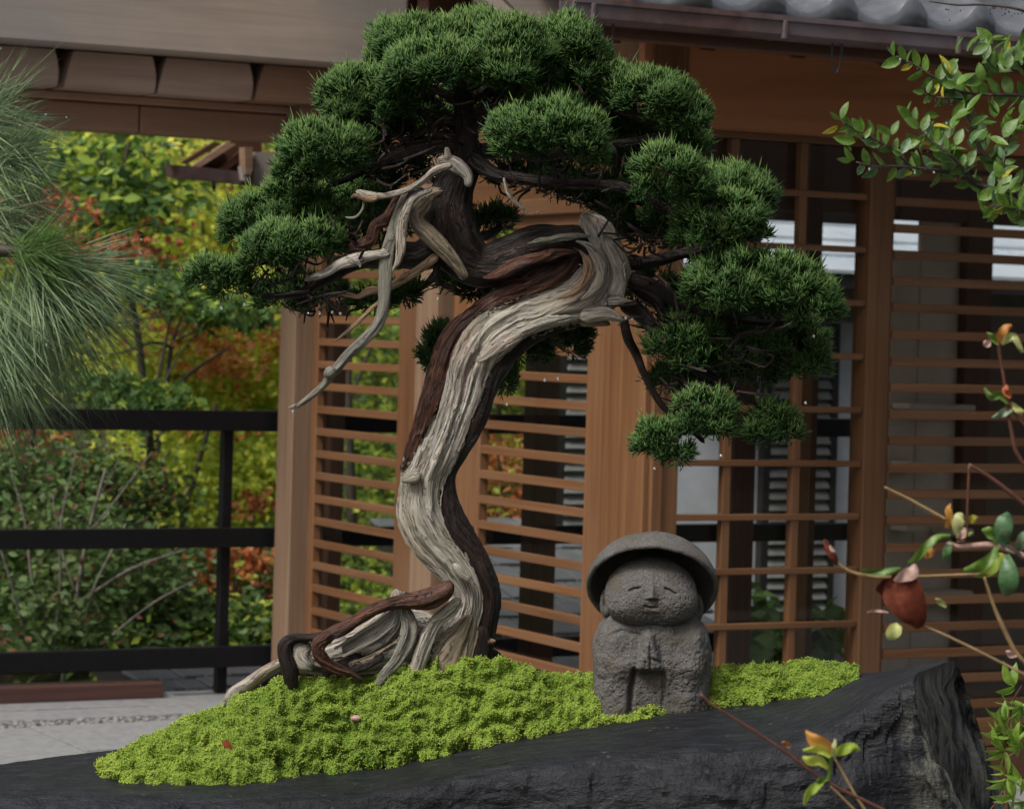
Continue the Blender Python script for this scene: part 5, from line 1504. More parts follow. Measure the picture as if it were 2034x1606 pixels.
def hat():
    tilt = math.radians(44); c = q2(1294, 1163, -.018)
    a = np.array([.03, math.sin(tilt), math.cos(tilt)]); a /= np.linalg.norm(a)
    e1 = np.cross(a, [0, 1.0, 0]); e1 = np.array([1, 0, 0]) - a * a[0]; e1 /= np.linalg.norm(e1)
    e2 = np.cross(a, e1)
    R, H, th = .0965, .067, .0072
    prof = []
    for k in range(60):                              # outer dome from crown to brim
        s = k / 59 * math.pi / 2; prof.append((R * math.sin(s) ** .92, H * math.cos(s) ** 1.05))
    for k in range(1, 14):                           # rounded lip
        s = k / 14 * math.pi; prof.append((R - th / 2 + th / 2 * math.cos(s), -th * .55 * math.sin(s)))
    for k in range(30):
        s = (1 - k / 29) * math.pi / 2; prof.append(((R - th) * math.sin(s), (H - th * 1.1) * math.cos(s)))
    prof = np.array(prof); n = 220
    ph = np.linspace(0, 2 * math.pi, n, endpoint=False)
    V = c + prof[:, None, :1] * (np.cos(ph)[None, :, None] * e1 + np.sin(ph)[None, :, None] * e2) + prof[:, None, 1:2] * a
    nn = fbm(V * 80, 95, 4) * .0016 + fbm(V * 22, 96, 2) * .0022 + np.minimum(vnoise(V * 220, 97) + .45, 0) * .002
    V = V + nn[..., None] * a
    mobj('hat', V.reshape(-1, 3) + SB, grid_faces(len(prof), n, True), M['statue'], st, True)
hat()
# ------------------------------------------------------------------ leaves in bulk (vectorised)
LEAF_SIMPLE = (np.array([(0, 0, 0), (.5, .26, .06), (1.0, 0, -.04), (.5, -.26, .06), (.45, 0, -.03)]), np.array([(0, 4, 1), (1, 4, 2), (2, 4, 3), (3, 4, 0)]))
def _maple():
    ang = [(-150, .42), (-118, .22), (-78, .8), (-52, .34), (-36, .95), (-14, .38), (0, 1.1), (14, .38), (36, .95), (52, .34), (78, .8), (118, .22), (150, .42)]
    V = [(0.12, 0, 0)] + [(.25 + .55 * r * math.cos(math.radians(a)), .6 * r * math.sin(math.radians(a)), -.10 * r * r + .04 * math.cos(math.radians(a * 3))) for a, r in ang]
    F = [(0, i, i + 1) for i in range(1, len(ang))]
    return np.array(V), np.array(F)
LEAF_MAPLE = _maple()
def leaves(pos, size, shape, droop=.3, up=.6, tint=None, seed=0, face=None):
    rg = np.random.default_rng(seed)
    n = len(pos); LV, LF_ = shape
    x = rg.normal(size=(n, 3)); x[:, 2] = x[:, 2] * .5 - droop; x /= np.linalg.norm(x, axis=1)[:, None]
    z = rg.normal(size=(n, 3)) * .6 + np.array([0, -.35, up]); z -= x * (z * x).sum(1)[:, None]; z /= np.linalg.norm(z, axis=1)[:, None] + 1e-9
    y = np.cross(z, x)
    s = (size * rg.uniform(.65, 1.3, n))[:, None, None]
    V = pos[:, None, :] + s * (LV[None, :, :1] * x[:, None, :] + LV[None, :, 1:2] * y[:, None, :] + LV[None, :, 2:3] * z[:, None, :])
    F = (LF_[None] + (np.arange(n) * len(LV))[:, None, None]).reshape(-1, 3)
    t = rg.uniform(0, 1, n) if tint is None else np.clip(tint + rg.uniform(-.25, .25, n), 0, 1)
    T = np.stack([np.repeat(t, len(LV)), np.zeros(n * len(LV)), np.zeros(n * len(LV))], -1)
    return V.reshape(-1, 3), F, T

def crown_points(blobs, seed, clump=.16, per=26):
    "leaf positions in small sprays spread through the blobs (x, y, depth, rx, ry, sprays)"
    rg = np.random.default_rng(seed); out = []
    for (x, y, D, rx, ry, ns) in blobs:
        sc = D / FPX; c = P(x, y, D)
        u = rg.normal(size=(ns, 3)); u /= np.linalg.norm(u, axis=1)[:, None]; u *= (rg.random(ns) ** .45)[:, None]
        q = c + u * np.array([rx * sc, .8 * rx * sc, ry * sc])
        for k in range(ns):
            m = int(per * rg.uniform(.6, 1.4)); w = rg.normal(size=(m, 3)) * clump * np.array([1, 1, .38]) * rg.uniform(.6, 1.1)
            out.append(q[k] + w)
    return np.vstack(out)

def wood(parent, name, lines, mat, seed=0):
    for k, ln in enumerate(lines):
        W = np.array([np.append(P(x, y, D), r * D / FPX) for x, y, D, r in ln])
        V, F, g = sweep(W, 7, 6 * len(ln), 1.0, .12, 6, 8, seed + k, .15, cap=True)
        mobj(name, V, F, M[mat] if mat in M else mat, parent, True, {'gp': ('FLOAT_VECTOR', g)})

def garden_tree(name, label, cat, group, blobs, mats, shape, size, trunk, seed, per=26, clump=.16, twig='twig', droop=.3, up=.6):
    b0 = trunk[0][0]
    base = P(b0[0], b0[1], b0[2])
    t = empty(name, base, label, cat, group)
    wood(t, 'trunk', trunk[:1], twig, seed)
    wood(t, 'limb', trunk[1:], twig, seed + 50)
    if not isinstance(mats, (list, tuple)): mats = [(mats, 1.0)]
    pts = crown_points(blobs, seed, clump, per)
    rg = np.random.default_rng(seed + 1); pick = rg.random(len(pts)); lo = 0
    for mname, sh in mats:
        s = (pick >= lo) & (pick < lo + sh); lo += sh
        if not s.any(): continue
        clus = .5 + .5 * fbm(pts[s] * 2.2, seed, 2)
        V, F, T = leaves(pts[s], size, shape, droop, up, clus, seed + 3)
        mobj('crown', V, F, M[mname], t, True, {'tint': ('FLOAT_VECTOR', T)})
    return t

GT = 'autumn trees beyond the railing'
# far wall of yellow and lime maples
garden_tree('maple_tree', 'tall yellow green maple filling the far left behind the pine needles', 'tree', GT,
            [(60, 400, 17, 330, 260, 70), (-150, 700, 17, 330, 260, 60), (160, 250, 17.3, 320, 190, 50), (-350, 400, 17.5, 300, 300, 50)], [('leaf_lime', .55), ('leaf_yellow', .3), ('leaf_green', .15)], LEAF_SIMPLE, .055,
            [[(90, 1150, 17.2, 16), (110, 800, 17.1, 12), (90, 500, 17, 8), (120, 250, 17, 4)], [(105, 700, 17.1, 7), (200, 500, 17, 5), (260, 330, 16.9, 3)], [(95, 600, 17.1, 6), (0, 420, 17, 3)]], 201, 40, .22)
garden_tree('maple_tree', 'bright yellow maple glowing between the small eave and the railing', 'tree', GT,
            [(430, 430, 16, 230, 190, 90), (480, 660, 15.2, 200, 140, 90), (330, 560, 16.4, 200, 170, 70), (520, 820, 15.2, 200, 120, 70), (620, 500, 16.5, 260, 250, 60), (300, 700, 15.2, 110, 90, 34)], [('leaf_yellow', .62), ('leaf_lime', .28), ('leaf_rust', .10)], LEAF_MAPLE, .062,
            [[(520, 1150, 15.8, 13), (470, 850, 15.8, 9), (430, 640, 15.8, 6), (400, 430, 15.8, 3)], [(465, 830, 15.7, 6), (540, 760, 15.4, 5), (600, 680, 15.2, 3)], [(440, 690, 15.7, 5), (500, 600, 15.5, 3.5), (545, 520, 15.5, 2)]], 202, 34, .2)
garden_tree('maple_tree', 'lime green maple low behind the middle rail near the timber post', 'tree', GT,
            [(430, 960, 14.5, 170, 100, 70), (340, 880, 14.9, 130, 90, 40), (520, 940, 14.4, 110, 120, 44)], [('leaf_yellow', .5), ('leaf_lime', .5)], LEAF_MAPLE, .055,
            [[(330, 1240, 14.5, 8), (360, 1050, 14.3, 6.5), (400, 900, 14.2, 5), (430, 800, 14.2, 3.5)], [(362, 1040, 14.3, 4), (330, 950, 14.2, 3), (310, 860, 14.2, 2)]], 203, 34, .17)
garden_tree('evergreen_tree', 'broad leaved green tree just under the gallery lintel', 'tree', GT,
            [(230, 330, 14, 120, 60, 20), (210, 420, 13.8, 120, 50, 22), (140, 360, 14.2, 70, 60, 10), (330, 390, 14.2, 60, 50, 8)], [('leaf_green', .55), ('leaf_lime', .45)], LEAF_SIMPLE, .085,
            [[(300, 900, 14.2, 9), (270, 640, 14.1, 7), (222, 440, 13.9, 5), (206, 300, 13.9, 3)], [(222, 420, 13.9, 4), (240, 350, 13.8, 3.5), (255, 285, 13.8, 2)], [(216, 390, 13.9, 3), (190, 320, 13.9, 2)]], 204, 20, .14)
garden_tree('red_maple', 'red leaved maple glowing behind the tips of the pine needles', 'tree', GT,
            [(85, 420, 13.4, 50, 36, 12), (140, 500, 13.4, 80, 30, 9), (235, 500, 13.5, 60, 30, 6), (310, 480, 13.8, 40, 40, 4)], [('leaf_red', .75), ('leaf_pink', .25)], LEAF_MAPLE, .06,
            [[(60, 900, 13.5, 7), (90, 640, 13.4, 5), (85, 420, 13.4, 3)], [(88, 600, 13.4, 3.5), (180, 520, 13.4, 2.5), (250, 480, 13.5, 2)]], 205, 24, .10)
garden_tree('rust_maple', 'rust orange maple branch hanging above the top rail', 'tree', GT,
            [(390, 660, 14.8, 80, 50, 11), (450, 720, 14.6, 50, 50, 8), (530, 640, 14.8, 50, 40, 5), (330, 610, 14.8, 50, 30, 5), (440, 840, 14.4, 60, 20, 5), (20, 850, 14.4, 60, 50, 10)], [('leaf_rust', .7), ('leaf_red', .3)], LEAF_MAPLE, .06,
            [[(280, 1100, 14.6, 8), (312, 900, 14.5, 6.5), (330, 780, 14.5, 5.5), (340, 690, 14.5, 4.5), (365, 620, 14.5, 2.5)], [(310, 800, 14.5, 5), (380, 740, 14.4, 4), (455, 690, 14.3, 2.5)], [(345, 690, 14.5, 4), (300, 680, 14.4, 3.5), (240, 700, 14.4, 2.5), (180, 700, 14.4, 1.5)],
             [(345, 680, 14.5, 3.5), (400, 650, 14.4, 2.5)]], 206, 26, .11)
garden_tree('green_maple', 'fresh green maple twigs hanging beside the lowest bonsai pad', 'tree', GT,
            [(350, 585, 12.8, 75, 30, 12), (420, 620, 12.7, 70, 20, 11), (300, 545, 12.9, 60, 34, 8), (500, 610, 12.8, 40, 26, 7), (300, 800, 12.6, 90, 34, 16), (215, 770, 12.6, 60, 30, 10)], [('leaf_green', .8), ('leaf_lime', .2)], LEAF_MAPLE, .075,
            [[(300, 1250, 12.9, 6), (290, 980, 12.8, 5), (310, 780, 12.7, 4), (345, 600, 12.7, 2.5)], [(305, 800, 12.7, 3), (360, 700, 12.7, 2), (430, 625, 12.7, 1.5)], [(345, 625, 12.7, 2.5), (240, 640, 12.7, 2), (150, 660, 12.7, 1.5)]], 207, 22, .09)
# shrubs below the rails
GS = 'shrubs on the slope below the railing'
garden_tree('rhododendron', 'dark leafy shrub with bare grey stems filling the lower left behind the rails', 'shrub', GS,
            [(60, 1020, 12, 140, 120, 30), (200, 1100, 11.9, 130, 120, 34), (90, 1230, 11.7, 150, 80, 40), (-120, 1100, 12, 150, 180, 60), (280, 1180, 12, 90, 110, 34)], [('leaf_deep', .66), ('leaf_green', .30), ('leaf_pink', .04)], LEAF_SIMPLE, .048,
            [[(120, 1380, 11.8, 6), (150, 1200, 11.7, 5), (175, 1060, 11.7, 4), (210, 930, 11.7, 2.5)], [(130, 1330, 11.7, 4), (70, 1180, 11.6, 3.5), (50, 1040, 11.6, 2.5), (20, 930, 11.6, 1.5)], [(150, 1200, 11.7, 4), (260, 1130, 11.6, 2.8), (370, 1090, 11.6, 1.6)],
             [(165, 1250, 11.7, 3.5), (190, 1160, 11.6, 3), (250, 1040, 11.6, 1.8)], [(110, 1280, 11.6, 3), (120, 1120, 11.55, 2.5), (105, 980, 11.5, 1.5)], [(200, 1280, 11.6, 3), (300, 1200, 11.6, 2.2), (390, 1150, 11.6, 1.4)], [(60, 1300, 11.6, 3), (20, 1150, 11.5, 2.4), (-30, 1000, 11.5, 1.5)],
             [(175, 1060, 11.65, 2.5), (240, 980, 11.6, 1.8), (300, 900, 11.6, 1.2)], [(150, 1180, 11.6, 2.5), (120, 1060, 11.6, 2), (150, 900, 11.6, 1.2)]], 208, 24, .12, 'twig_grey')
garden_tree('azalea_shrub', 'azalea with pinkish red autumn leaves between the top and middle rails', 'shrub', GS,
            [(60, 920, 12.3, 110, 60, 34), (150, 960, 12.4, 110, 60, 30), (240, 930, 12.5, 80, 60, 22), (-60, 960, 12.4, 110, 90, 24), (290, 990, 12.6, 90, 50, 22)], [('leaf_pink', .16), ('leaf_green', .42), ('leaf_deep', .42)], LEAF_SIMPLE, .042,
            [[(100, 1300, 12.4, 5), (110, 1100, 12.3, 4), (90, 930, 12.3, 2)], [(110, 1090, 12.3, 3), (200, 980, 12.3, 2), (240, 900, 12.3, 1.2)]], 209, 22, .10, 'twig_grey')
garden_tree('orange_shrub', 'orange leaved shrub between middle and bottom rails beside the railing post', 'shrub', GS,
            [(480, 1110, 12.6, 50, 30, 8), (425, 1160, 12.6, 50, 40, 7), (520, 1130, 12.7, 30, 50, 4), (390, 1200, 12.6, 50, 30, 4), (515, 1000, 13.2, 20, 36, 4)], [('leaf_red', .45), ('leaf_rust', .55)], LEAF_MAPLE, .05,
            [[(450, 1330, 12.6, 4), (460, 1220, 12.6, 3), (480, 1110, 12.6, 1.8)], [(458, 1230, 12.6, 2), (410, 1170, 12.6, 1.3)]], 210, 22, .075)
garden_tree('green_shrub', 'leafy green shrub low on the slope at the foot of the timber post', 'shrub', GS,
            [(380, 1220, 12.2, 90, 60, 30), (500, 1230, 12.1, 80, 46, 30), (300, 1290, 11.9, 130, 40, 36), (450, 1130, 12.9, 130, 60, 24)], [('leaf_green', .5), ('leaf_lime', .25), ('leaf_deep', .25)], LEAF_SIMPLE, .06,
            [[(400, 1380, 12.2, 5), (410, 1260, 12.1, 3.5), (390, 1150, 12.1, 2)], [(408, 1270, 12.1, 2.6), (480, 1220, 12.0, 2), (530, 1180, 12, 1.2)]], 211, 24, .10)
# seen through the slatted walls
garden_tree('maple_tree', 'green maple seen through the first slatted wall', 'tree', GT,
            [(730, 700, 14.5, 120, 120, 50), (760, 900, 14.2, 120, 110, 54), (700, 1050, 14, 120, 80, 40), (820, 1000, 14.6, 110, 120, 40), (740, 1180, 13, 130, 70, 44), (760, 480, 15, 200, 160, 50)], [('leaf_lime', .5), ('leaf_green', .35), ('leaf_yellow', .15)], LEAF_MAPLE, .055,
            [[(705, 1300, 13.8, 12), (700, 1050, 13.8, 11), (692, 800, 13.8, 9), (690, 560, 13.8, 7)], [(694, 800, 13.8, 4), (740, 680, 13.8, 3)]], 212, 26, .14)
garden_tree('rust_maple', 'russet maple seen through the second slatted wall beside the bonsai trunk', 'tree', GT,
            [(1000, 980, 14.6, 90, 80, 34), (980, 900, 14.8, 90, 60, 24), (1030, 1030, 14.4, 70, 40, 16)], [('leaf_rust', .5), ('leaf_red', .3), ('leaf_lime', .2)], LEAF_MAPLE, .055,
            [[(1000, 1180, 14.6, 6), (1005, 1020, 14.5, 5), (985, 880, 14.5, 3)]], 213, 24, .11)
garden_tree('maple_tree', 'yellow maple seen through the second slatted wall above the russet one', 'tree', GT,
            [(1000, 760, 15.4, 130, 110, 50), (1060, 500, 15.5, 160, 160, 44), (900, 640, 15.6, 150, 150, 40)], [('leaf_yellow', .5), ('leaf_lime', .3), ('leaf_green', .2)], LEAF_MAPLE, .055,
            [[(960, 1180, 15.4, 8), (985, 900, 15.3, 6), (1000, 700, 15.3, 4)]], 214, 26, .13)
garden_tree('broadleaf_plant', 'green broad leaved plant standing behind the lattice window', 'plant', None,
            [(1520, 1280, 11.2, 60, 34, 9), (1600, 1250, 11.3, 40, 50, 8), (1500, 1190, 12, 30, 40, 4)], [('leaf_green', 1.0)], LEAF_SIMPLE, .13,
            [[(1540, 1370, 11.2, 3), (1545, 1290, 11.2, 2)], [(1545, 1310, 11.2, 2), (1600, 1240, 11.2, 1.5)]], 215, 9, .05)
# tall dark trees high on the slope, so that no bare bank shows
for k, (x, y, D) in enumerate(((-900, 380, 21), (-300, 330, 22), (250, 380, 22), (700, 360, 22.5), (1150, 380, 22), (1700, 300, 23), (2300, 300, 23), (2900, 300, 23))):
    garden_tree('forest_tree', ['dark green tree far left on the slope', 'dark green tree high on the slope above the maples', 'dark green tree high on the slope behind the yellow maple', 'dark green tree on the slope behind the first slatted wall', 'dark green tree on the slope behind the bonsai crown',
                'dark green tree on the slope behind the pavilion roof', 'dark green tree on the slope right of the neighbouring house', 'dark green tree at the far right of the slope'][k], 'tree', 'dark trees high on the slope',
                [(x, y, D, 300, 330, 110), (x + 150, y + 420, D - 2.5, 300, 240, 70), (x - 150, y + 760, D - 4, 300, 200, 60)], [('leaf_green', .6), ('leaf_deep', .2), ('leaf_lime', .2)], LEAF_SIMPLE, .12,
                [[(x, y + 1000, D - 3, 12), (x, y + 500, D - 1, 10), (x, y, D, 6)]], 220 + k, 30, .32)

# ------------------------------------------------------------------ pine with long needles in front on the left
def pine():
    D0 = 3.35
    t = empty('pine_branch', P(-60, 560, D0), 'drooping pine branch with long wet green needles at the left edge', 'pine')
    wood(t, 'branch', [[(-420, 560, D0 + .05, 26), (-250, 520, D0, 22), (-100, 500, D0, 17), (0, 498, D0, 13), (70, 505, D0, 9), (110, 512, D0, 6)], [(-200, 515, D0, 12), (-120, 420, D0, 9), (-40, 340, D0 + .02, 7), (0, 300, D0 + .02, 5)], [(-160, 515, D0, 12), (-120, 640, D0, 9), (-60, 700, D0, 6)]], 'twig', 300)
    rg = np.random.default_rng(301)
    def tuft(x, y, dd, a0, a1, L0, L1, n, mat, spread=18, w=(.00040, .00062), sag=.25, stem=60):
        sc = D0 / FPX
        ang = np.radians(rg.uniform(a0, a1, n))
        st_ = rg.uniform(0, stem, n); am = math.radians((a0 + a1) / 2)
        bx = x + rg.normal(0, spread * .5, n) + st_ * math.cos(am); by = y + rg.normal(0, spread * .5, n) - st_ * math.sin(am)
        base = np.stack([P(a, b, D0 + dd + rg.normal(0, .01)) for a, b in zip(bx, by)])
        el = rg.normal(0, .35, n)
        d = np.stack([np.cos(ang) * np.cos(el), np.sin(el), np.sin(ang) * np.cos(el)], -1)
        L = rg.uniform(L0, L1, n) * sc
        V, F, T = shoots(base, d, L, rg.uniform(*w, n), np.stack([np.clip(rg.normal(.45, .25, n), 0, 1), np.zeros(n)], -1), np.stack([rg.normal(0, .03, n), rg.normal(0, .03, n), -rg.uniform(.0, sag, n)], -1))
        mobj('needle_tuft', V, F, M[mat], t, True, {'tint': ('FLOAT_VECTOR', T)})
        return base, d, L
    bs = []
    bs.append(tuft(95, 512, 0, -65, 28, 150, 285, 170, 'pine'))
    bs.append(tuft(50, 520, .01, -100, -10, 170, 320, 430, 'pine', 30))
    bs.append(tuft(-20, 560, .02, -95, -20, 200, 330, 170, 'pine', 50))
    bs.append(tuft(30, 500, -.02, -60, 60, 60, 170, 260, 'pine_fresh', 22))
    bs.append(tuft(-30, 320, .02, -60, 62, 90, 165, 300, 'pine', 34))
    bs.append(tuft(-80, 250, .03, -40, 70, 110, 215, 230, 'pine', 44))
    bs.append(tuft(-60, 420, .03, -60, 40, 120, 230, 300, 'pine', 50))
    bs.append(tuft(-110, 640, .03, -85, -20, 200, 330, 170, 'pine', 60))
    bs.append(tuft(-60, 600, .0, -75, -30, 220, 340, 170, 'pine', 40, sag=.1))
    # rain drops on the needles
    th = np.linspace(0, math.pi, 5); ph = np.linspace(0, 2 * math.pi, 7, endpoint=False)
    S = np.array([(math.sin(a) * math.cos(b), math.sin(a) * math.sin(b), math.cos(a)) for a in th for b in ph]); F = [tuple(f) for f in grid_faces(5, 7, True)]
    parts = []
    for b, d, L in bs[:4] + bs[4:6]:
        for k in rg.choice(len(b), 26, replace=False):
            f = rg.uniform(.3, .99); parts.append((S * rg.uniform(.0007, .0013) + b[k] + d[k] * L[k] * f + np.array([0, 0, -.12 * L[k] * f * f]), F))
    V, F = join(parts)
    tag(mobj('rain_drop', V, F, M['water'], t), kind='stuff')
pine()

# ------------------------------------------------------------------ leafy shrub branch, upper right, each leaf its own part
def leaf_mesh(name, mat, L=1.0, W=.36, fold=.12, curl=-.12, tint=.5, shape='ell', n=7):
    V, F = [], []
    for i in range(n + 1):
        s = i / n
        w = W * (math.sin(math.pi * s ** .85) ** .8 if shape == 'ell' else math.sin(math.pi * min(1, s ** .6)) ** .9) * .5
        w = max(w, .004)
        z = curl * s * s
        V += [(s * L, -w, z + fold * w), (s * L, 0, z - .02 * math.sin(math.pi * s)), (s * L, w, z + fold * w)]
    for i in range(n):
        a = i * 3
        F += [(a, a + 1, a + 4, a + 3), (a + 1, a + 2, a + 5, a + 4)]
    me = make_mesh(name, np.array(V), F, mat, True, None, {'tint': ('FLOAT_VECTOR', np.tile([tint, 0, 0], (len(V), 1)))})
    return me
def place_leaf(me, parent, pos, ang, size, roll=0.0, yaw=0.0, name='leaf'):
    "ang = direction in the picture plane (degrees), yaw swings it towards or away from the viewer"
    o = share(name, me, pos, parent)
    m = Matrix.Rotation(math.radians(yaw), 4, 'Z') @ Matrix.Rotation(-math.radians(ang), 4, 'Y') @ Matrix.Rotation(math.radians(roll), 4, 'X')
    o.rotation_euler = m.to_euler(); o.scale = (size, size, size)
    return o
SL = [leaf_mesh('leaf', M['shrub_leaf'], 1, .50, .3, -.15, .2), leaf_mesh('leaf', M['shrub_leaf'], 1, .56, .25, -.25, .5), leaf_mesh('leaf', M['shrub_leaf'], 1, .44, .4, .12, .8), leaf_mesh('leaf', M['shrub_leaf_bluish'], 1, .50, .4, -.2, .5), leaf_mesh('leaf', M['shrub_leaf_yellow'], 1, .38, .5, -.3, .5)]
def shrub():
    D0 = 3.55; rg = np.random.default_rng(400)
    t = empty('shrub_branch', P(2060, 430, D0), 'leafy evergreen branch reaching in at the upper right before the dark eave', 'shrub branch')
    lines = [
        [(2180, 520, D0 + .05, 12), (2060, 430, D0, 9), (1990, 385, D0, 7), (1940, 365, D0, 6), (1890, 343, D0, 5), (1840, 336, D0, 4), (1790, 330, D0, 3), (1740, 330, D0, 2.4), (1700, 322, D0, 1.6)],
        [(2060, 430, D0 + .01, 7), (2000, 350, D0 + .04, 5), (1950, 300, D0 + .05, 4.5), (1928, 240, D0 + .05, 4), (1905, 190, D0 + .05, 3), (1893, 175, D0 + .05, 2)],
        [(1810, 331, D0, 3), (1775, 300, D0 - .01, 2.5), (1735, 275, D0 - .02, 2), (1700, 258, D0 - .02, 1.8), (1674, 243, D0 - .02, 1.2)],
        [(2120, 230, D0 + .06, 5), (2040, 192, D0 + .05, 4), (1960, 188, D0 + .05, 3), (1900, 180, D0 + .04, 2.8), (1850, 150, D0 + .03, 2.4), (1815, 128, D0 + .03, 2), (1780, 112, D0 + .03, 1.4)],
        [(1940, 365, D0, 4), (1890, 310, D0 - .03, 3), (1850, 280, D0 - .03, 2.5), (1822, 250, D0 - .03, 2), (1800, 222, D0 - .03, 1.4)],
        [(1990, 385, D0, 4), (1995, 310, D0 + .02, 3), (2010, 260, D0 + .02, 2), (2034, 230, D0 + .02, 1.6)],
        [(2060, 430, D0, 5), (2030, 420, D0 - .04, 3.5), (1995, 410, D0 - .05, 2.5), (1968, 408, D0 - .05, 1.5)],
        [(2120, 60, D0 + .03, 4), (2034, 22, D0, 3), (1960, 10, D0, 2.6), (1900, 10, D0, 2.2), (1846, 3, D0, 1.6)],
        [(1905, 195, D0 + .05, 2.5), (1880, 195, D0 + .02, 2), (1850, 190, D0 + .02, 1.6), (1835, 180, D0, 1.2)],
    ]
    wood(t, 'stem', lines, 'twig', 401)
    def along(ln, n, s0=.15, s1=1.0, L=(26, 40), up=20):
        S = catmull(np.array([(x, y, D, r) for x, y, D, r in ln]), 60)
        for k in range(n):
            s = s0 + (s1 - s0) * (k + rg.uniform(.2, .8)) / n; i = min(58, int(s * 59))
            x, y, D = S[i, :3]; dx, dy = S[i + 1, 0] - S[i, 0], S[i + 1, 1] - S[i, 1]
            a = math.degrees(math.atan2(-dy, dx)) + (1 if k % 2 else -1) * rg.uniform(25, 80)
            a = a + up * math.sin(math.radians(90 - a)) * .6
            me = SL[int(rg.choice(5, p=[.36, .32, .20, .08, .04]))]
            place_leaf(me, t, P(x, y, D), a, rg.uniform(*L) * D / FPX, rg.uniform(20, 100), rg.uniform(-45, 45))
    along(lines[0], 26, .22, 1.0, (30, 44)); along(lines[1], 22, .15, 1, (32, 46)); along(lines[2], 13, .25, 1, (26, 38)); along(lines[3], 26, .1, 1, (32, 46)); along(lines[4], 17, .1, 1); along(lines[5], 16, .1, 1); along(lines[6], 14, .1, 1, (26, 42)); along(lines[8], 8, .1, 1, (22, 32))
    # leaves in clusters where the twigs crowd
    for (cx, cy, n, sp, dd) in ((1960, 110, 22, 34, .05), (1880, 300, 24, 38, 0), (1930, 250, 18, 34, .03), (1990, 400, 16, 30, -.02), (1885, 160, 14, 26, .04), (2010, 130, 14, 28, .05), (2015, 250, 12, 24, .02), (2030, 440, 10, 22, -.03), (1900, 340, 12, 24, 0)):
        for k in range(n):
            x, y = cx + rg.normal() * sp, cy + rg.normal() * sp * .6
            me = SL[int(rg.choice(5, p=[.36, .32, .20, .08, .04]))]
            place_leaf(me, t, P(x, y, D0 + dd + rg.normal() * .02), rg.normal(70, 55), rg.uniform(32, 48) * D0 / FPX, rg.uniform(10, 90), rg.uniform(-45, 45))
    # single leaves that stand clear at the tips
    for x, y, a, L, m, roll in ((1672, 236, 75, 36, 0, 60), (1668, 238, 140, 26, 2, 40), (1664, 250, 215, 34, 4, 60), (1700, 282, 168, 46, 2, 80), (1712, 262, 130, 34, 0, 70), (1718, 275, 60, 26, 2, 60), (1770, 268, 150, 38, 2, 70), (1772, 268, 70, 32, 0, 70), (1698, 318, 140, 34, 1, 30), (1694, 316, 190, 32, 1, 40), (1692, 300, 120, 24, 0, 40),
                                (1792, 305, 65, 38, 3, 60), (1792, 308, 160, 22, 0, 60), (1776, 112, 100, 32, 0, 30), (1802, 125, 80, 28, 0, 30), (1772, 104, 140, 14, 3, 30), (1900, 104, 80, 34, 1, 20), (1812, 340, 215, 18, 4, 60), (1850, 252, 10, 38, 4, 30)):
        place_leaf(SL[m], t, P(x, y, D0 - .03), a, L * D0 / FPX, roll, rg.uniform(-20, 20))
    # tiny buds hanging from the twigs
    th = np.linspace(0, math.pi, 4); ph = np.linspace(0, 2 * math.pi, 5, endpoint=False)
    S = np.array([(math.sin(a) * math.cos(b), math.sin(a) * math.sin(b), math.cos(a)) for a in th for b in ph]); F = [tuple(f) for f in grid_faces(4, 5, True)]
    parts = []
    for ln in lines:
        C = catmull(np.array(ln), 80)
        for k in range(40):
            i = rg.integers(8, 79); parts.append((S * rg.uniform(.0008, .0015) + P(C[i, 0] + rg.normal() * 6, C[i, 1] + abs(rg.normal()) * 9, C[i, 2] + rg.normal() * .004), F))
    V, F = join(parts); tag(mobj('bud', V, F, M['twig'], t), kind='stuff')
    parts = [(S * .0018 + P(x, y, D0 - .02), [tuple(f) for f in grid_faces(4, 5, True)]) for x, y in ((1727, 336), (1788, 119), (1817, 343), (1855, 342), (1880, 245))]
    V, F = join(parts); tag(mobj('rain_drop', V, F, M['water'], t), kind='stuff')
shrub()

# ------------------------------------------------------------------ azalea shoots close to the camera, lower right
DZ = 2.75
def px_leaf(name, parent, outline, mat, D=DZ, bow=.0, tint=.5, label=None):
    "one large leaf given by its middle line (x, y, half width) - folded and bowed towards the viewer"
    C = catmull(np.array([(a, b, c, 0) for a, b, c in outline], float), 12)
    C[:, 2] *= .86; d = np.gradient(C[:, :2], axis=0); d /= np.linalg.norm(d, axis=1)[:, None] + 1e-9
    nx, ny = -d[:, 1], d[:, 0]
    V = []
    for i in range(12):
        s = i / 11; w = max(C[i, 2], .3); sc = D / FPX
        b = bow * math.sin(math.pi * s)
        for j, k in enumerate((-1, -.55, 0, .55, 1)):
            V.append(P(C[i, 0] + nx[i] * w * k, C[i, 1] + ny[i] * w * k, D - b - .10 * w * sc * (1 - abs(k)) + .003 * math.sin(5 * s + 1.7 * k) + .25 * w * sc * k * math.sin(2.2 * s + .6)))
    F = grid_faces(12, 5, False)
    o = mobj(name, np.array(V), F, M[mat], parent, True, {'tint': ('FLOAT_VECTOR', np.tile([tint, 0, 0], (60, 1)))})
    if label: o['label'] = label
    return o
